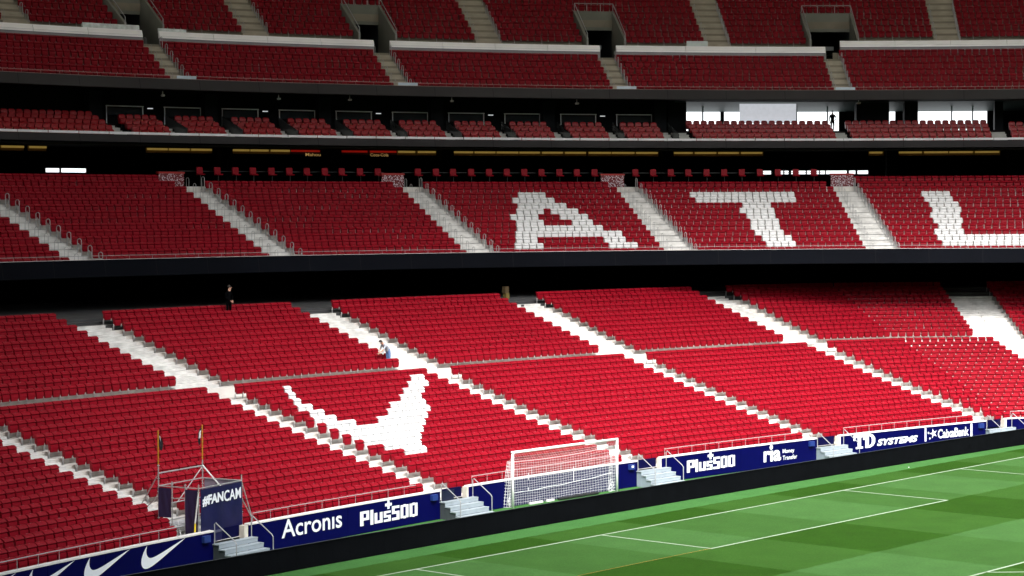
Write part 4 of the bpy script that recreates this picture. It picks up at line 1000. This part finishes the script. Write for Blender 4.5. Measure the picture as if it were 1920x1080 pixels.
for i in range(3):
    f = .2+.3*i; A_ = M1+Vector((.25-.35*(1-f)+.1*f, -.15-.5*(1-f)+.25*f, .95+.6*f)); bar(tuple(A_), (A_.x+.38, A_.y, A_.z), .016, 'ladder_rung', mat('bright_alloy_tube', (.75, .76, .78)))
def flagpole(P, z0, z1, label, sgn):
    t = thing('flag', label, 'flag', (P.x, P.y, z0), 0, 'furled flags on the scaffold'); h = z1-z0
    MB().tube([(0, 0, 0), (0, 0, h)], .026, 6).build('pole', [mat('yellow_orange_pole', (.42, .20, .008), .45)], t)
    b = MB(); V = []; nu, nv = 6, 8
    for j in range(nv+1):
        for i in range(nu+1):
            u, v = i/nu, j/nv; wd = (.08+.15*math.sin(v*2.6+.35))*(1 if sgn > 0 else .8)
            V.append((sgn*u*wd*.75+(.10*v*sgn), .05*math.sin(u*9+v*3)+.03, h-.10-.62*v-.08*u))
    F = [(j*(nu+1)+i, j*(nu+1)+i+1, (j+1)*(nu+1)+i+1, (j+1)*(nu+1)+i) for j in range(nv) for i in range(nu)]
    mi = [1 if (1 <= (f // nu) <= 4 and f % nu in (2, 3)) else 0 for f in range(len(F))]
    o_ = len(b.v); b.v += V; b.f += F; b.m += mi
    b.build('cloth', [mat('black_flag_cloth', (.012, .012, .018), .8), mat('white_flag_print', (.75, .75, .78), .7)], t)
flagpole(BL, 3.70, 5.02, 'furled black flag with white print on the left yellow pole', 1); flagpole(BRc, 3.62, 4.99, 'furled black flag with white print on the right, taller-looking yellow pole', -1)
MB().tube([(BRc.x-.02, BRc.y, 4.6), (BRc.x+.10, BRc.y, 4.35)], .10, 8).build('x', [BLACK]) if False else None

# ------------------------------------------------------------------ people
SKIN = mat('skin', (.50, .28, .20), .6, .4, .05, 8); HAIR = mat('dark_hair', (.02, .014, .012), .7)
def person(label, origin, ang, J, cloth, hair=True, scale=1.):
    """J: joint dict in local metres (x right along the row, y away from the pitch, z up)"""
    names = list(J); idx = {n_: i for i, n_ in enumerate(names)}
    E = [('hip', 'belly'), ('belly', 'chest'), ('chest', 'neck'), ('neck', 'chin'), ('chin', 'head'), ('hip', 'hl'), ('hl', 'kl'), ('kl', 'al'), ('al', 'tl'), ('hip', 'hr'), ('hr', 'kr'), ('kr', 'ar'), ('ar', 'tr'),
         ('chest', 'sl'), ('sl', 'el'), ('el', 'wl'), ('wl', 'pl'), ('chest', 'sr'), ('sr', 'er'), ('er', 'wr'), ('wr', 'pr')]
    V = [Vector(J[n_]) for n_ in names]
    RAD = dict(hip=(.15, .12), belly=(.145, .11), chest=(.165, .12), neck=(.058, .06), chin=(.075, .085), head=(.082, .10), hl=(.095, .095), kl=(.062, .062), al=(.042, .042), tl=(.04, .03), hr=(.095, .095), kr=(.062, .062), ar=(.042, .042), tr=(.04, .03),
               sl=(.062, .062), el=(.045, .045), wl=(.030, .026), pl=(.040, .020), sr=(.062, .062), er=(.045, .045), wr=(.030, .026), pr=(.040, .020))
    edges = [(idx[a], idx[b_]) for a, b_ in E]; rad = [RAD[n_] for n_ in names]; bone = []
    for sd in 'lr':      # fingers
        pw = Vector(J['w'+sd]); pp = Vector(J['p'+sd]); dv = (pp-pw).normalized(); sv = dv.cross(Vector((0, 1, 0))); sv = sv.normalized() if sv.length > .1 else Vector((1, 0, 0))
        for k_, (o_, ln_) in enumerate([(-.030, .065), (-.010, .078), (.010, .082), (.030, .070), (.048, .045)]):
            base = pp+sv*o_*.9+dv*(.012 if k_ < 4 else -.035); mid = base+dv*ln_*.55+sv*(o_*.15 if k_ < 4 else .02); tip = mid+dv*ln_*.4+Vector((0, -.012, -.006))
            i0 = len(V); V += [base, mid, tip]; rad += [(.009, .009)]*3; edges += [(idx['p'+sd], i0), (i0, i0+1), (i0+1, i0+2)]
    me = bpy.data.meshes.new('body'); me.from_pydata([tuple(v*scale) for v in V], edges, []); ob = bpy.data.objects.new('body', me); COL.objects.link(ob)
    sk = ob.modifiers.new('s', 'SKIN'); sk.use_smooth_shade = True
    for i, sv in enumerate(me.skin_vertices[0].data): sv.radius = (rad[i][0]*scale, rad[i][1]*scale); sv.use_root = (i == idx['hip'])
    sb = ob.modifiers.new('u', 'SUBSURF'); sb.levels = 1; sb.render_levels = 1
    m2 = bpy.data.meshes.new_from_object(ob.evaluated_get(bpy.context.evaluated_depsgraph_get())); bpy.data.objects.remove(ob)
    ms = [SKIN, cloth['top'], cloth['legs'], cloth['shoes']]
    m2.materials.clear(); [m2.materials.append(q) for q in ms]
    grp = {('neck', 'chin'): 0, ('chin', 'head'): 0, ('wl', 'pl'): 0, ('wr', 'pr'): 0, ('al', 'tl'): 3, ('ar', 'tr'): 3, ('hip', 'hl'): 2, ('hl', 'kl'): 2, ('kl', 'al'): 2, ('hip', 'hr'): 2, ('hr', 'kr'): 2, ('kr', 'ar'): 2}
    if cloth.get('short'): grp[('el', 'wl')] = 0; grp[('er', 'wr')] = 0
    seg = [(Vector(J[a])*scale, Vector(J[b_])*scale, grp.get((a, b_), 1)) for a, b_ in E]
    mi = []
    for p_ in m2.polygons:
        c_ = p_.center; best = None
        for A_, B_, g_ in seg:
            d_ = B_-A_; t_ = max(0, min(1, (c_-A_).dot(d_)/max(d_.length_squared, 1e-9))); q = (c_-(A_+d_*t_)).length
            if best is None or q < best[0]: best = (q, g_)
        mi.append(best[1])
    m2.polygons.foreach_set('material_index', mi); m2.polygons.foreach_set('use_smooth', [True]*len(mi))
    t = thing('person', label, 'person', origin, -ang); link('body', m2, t)
    hd = Vector(J['head'])*scale; ch_ = Vector(J['chin'])*scale; up = (hd-ch_).normalized(); fc = Vector(cloth.get('face', (0, -1, 0)))
    if hair:
        b = MB(); V = []; nu, nv = 12, 7
        for j in range(nv+1):
            for i in range(nu): 
                th = math.pi*.55*j/nv; ph = 2*math.pi*i/nu; l = Vector((math.sin(th)*math.cos(ph), math.sin(th)*math.sin(ph), math.cos(th)))
                if l.dot(fc) > .45 and th > .9: l = l*.9
                V.append(hd+(up*.035+Vector((l.x*.098, l.y*.112, l.z*.10))-fc*.016)*scale)
        b.add(V, [(j*nu+i, (j+1)*nu+i, (j+1)*nu+(i+1) % nu, j*nu+(i+1) % nu) for j in range(nv) for i in range(nu)]); b.build('hair', [HAIR], t, smooth=True)
    b = MB(); c_ = hd+(fc*.095-up*.01)*scale; s_ = up.cross(fc)
    b.tube([c_+up*.025*scale, c_+fc*.022*scale-up*.012*scale], [.008*scale, .014*scale], 5); b.build('nose', [SKIN], t)
    for sg in (-1, 1): MB().tube([c_+s_*sg*.032*scale+up*.028*scale-fc*.004, c_+s_*sg*.032*scale+up*.028*scale+fc*.002], .009*scale, 6).build('eye', [HAIR], t)
    MB().tube([c_+s_*.022*scale-up*.045*scale-fc*.006, c_-s_*.022*scale-up*.045*scale-fc*.006], .006*scale, 5).build('mouth', [mat('lips', (.35, .12, .10), .5)], t)
    return t
def stand_pose(w_=.0):
    return dict(hip=(0, 0, .95), belly=(0, 0, 1.10), chest=(0, 0, 1.36), neck=(0, -.01, 1.51), chin=(0, -.03, 1.60), head=(0, -.02, 1.69), hl=(-.10, 0, .88), kl=(-.11, -.02, .48), al=(-.12, .02, .09), tl=(-.13, -.13, .04),
        hr=(.10, 0, .88), kr=(.11, -.02, .48), ar=(.12, .02, .09), tr=(.14, -.13, .04), sl=(-.19, 0, 1.42), el=(-.25, .03, 1.13), wl=(-.24, -.08, .90), pl=(-.23, -.12, .82), sr=(.19, 0, 1.42), er=(.25, .03, 1.13), wr=(.24, -.08, .90), pr=(.23, -.12, .82))
# worker bending over the seats beside the second aisle
r20, z20 = low_row(20); o20 = (*lowP(1.56, r20-.38), z20-SH)
J = stand_pose(); J.update(hip=(0, .02, .88), belly=(-.12, -.02, 1.02), chest=(-.36, -.06, 1.19), neck=(-.52, -.09, 1.29), chin=(-.60, -.12, 1.34), head=(-.68, -.13, 1.38), sl=(-.40, -.20, 1.18), el=(-.58, -.22, .98), wl=(-.76, -.18, .86), pl=(-.83, -.16, .82),
    sr=(-.38, .12, 1.20), er=(-.50, .10, 1.00), wr=(-.62, .06, .84), pr=(-.68, .05, .78), hl=(-.03, -.09, .83), kl=(-.04, -.12, .46), al=(.02, -.10, .09), tl=(-.10, -.13, .04), hr=(.0, .11, .83), kr=(.0, .08, .46), ar=(.06, .10, .09), tr=(-.05, .10, .04))
person('worker in grey T-shirt and blue jeans bending over red seats beside the aisle', o20, R_(1.56), J, dict(top=mat('grey_tshirt', (.34, .38, .45), .8), legs=mat('blue_jeans', (.10, .20, .42), .8), shoes=mat('dark_shoe', (.02, .02, .02)), short=True, face=(-.8, -.3, -.45)))
wb = MB(); wb.box((0, 0, 0), (.20, .03, .26)); o = wb.build('white_cloth', [mat('white_rag', (.75, .75, .76), .8, .2, .1, 9)]); P = lowP(1.56, r20-.5); o.location = (P[0]-.50, P[1]+.02, z20-SH+.86); o.rotation_euler = (.2, .5, .3)
tag(o, 'white cloth held by the worker bending over the seats', 'cloth')
r30, z30 = low_row(30); J = stand_pose(); J.update(head=(.03, -.04, 1.70), chin=(.045, -.05, 1.61), wl=(-.06, -.22, .98), pl=(.0, -.25, .92), el=(-.24, -.04, 1.14), wr=(.10, -.22, .98), pr=(.05, -.26, .92), er=(.25, -.04, 1.14), sl=(-.20, 0, 1.42), sr=(.20, 0, 1.42))
BLK = mat('black_suit_cloth', (.0012, .0014, .002), .9, .03)
person('person in black standing in front of the top row, hands clasped', (*lowP(.17, r30-.42), z30-SH), R_(.17), J, dict(top=BLK, legs=BLK, shoes=BLK, face=(.75, -.65, 0)))
J = stand_pose(); J.update(wr=(.20, .05, 1.02), pr=(.12, .03, .98), er=(.34, .06, 1.18), kl=(-.10, -.04, .48), ar=(.08, .12, .10), tr=(.08, -.02, .05))
person('dark silhouetted person standing in the bright glazed hospitality opening', (*upP(46.35, R3+7), 19.215), R_(46.35), J, dict(top=BLK, legs=BLK, shoes=BLK), scale=.92)
# stack at the head of the third aisle
t = thing('crate_stack', 'mustard and brown crates stacked at the head of the aisle, left side', 'crates', (*lowP(6.93, r30+.35), z30-SH+.0), -R_(7))
for z0, hh, w_, c_, dx in ((0, .33, .30, (.05, .045, .05), .02), (.34, .36, .26, (.11, .08, .015), .0), (.71, .40, .28, (.05, .032, .010), -.06)):
    b = MB(); b.box((dx, 0, z0+hh/2), (w_, .3, hh)); b.box((dx, -.155, z0+hh-.05), (w_-.04, .012, .05)); b.build('crate', [mat('crate_paint_%d' % int(z0*100), c_, .7)], t)
# litter on the grass and walkway
o = MB().tube([(0, 0, .025), (.10, .03, .025)], .022, 7).build('plastic_bottle', [mat('clear_bottle', (.6, .62, .65), .2)]); o.location = (18.9, 2.25, 0); tag(o, 'small pale plastic bottle lying on the grass near the goal line', 'bottle')
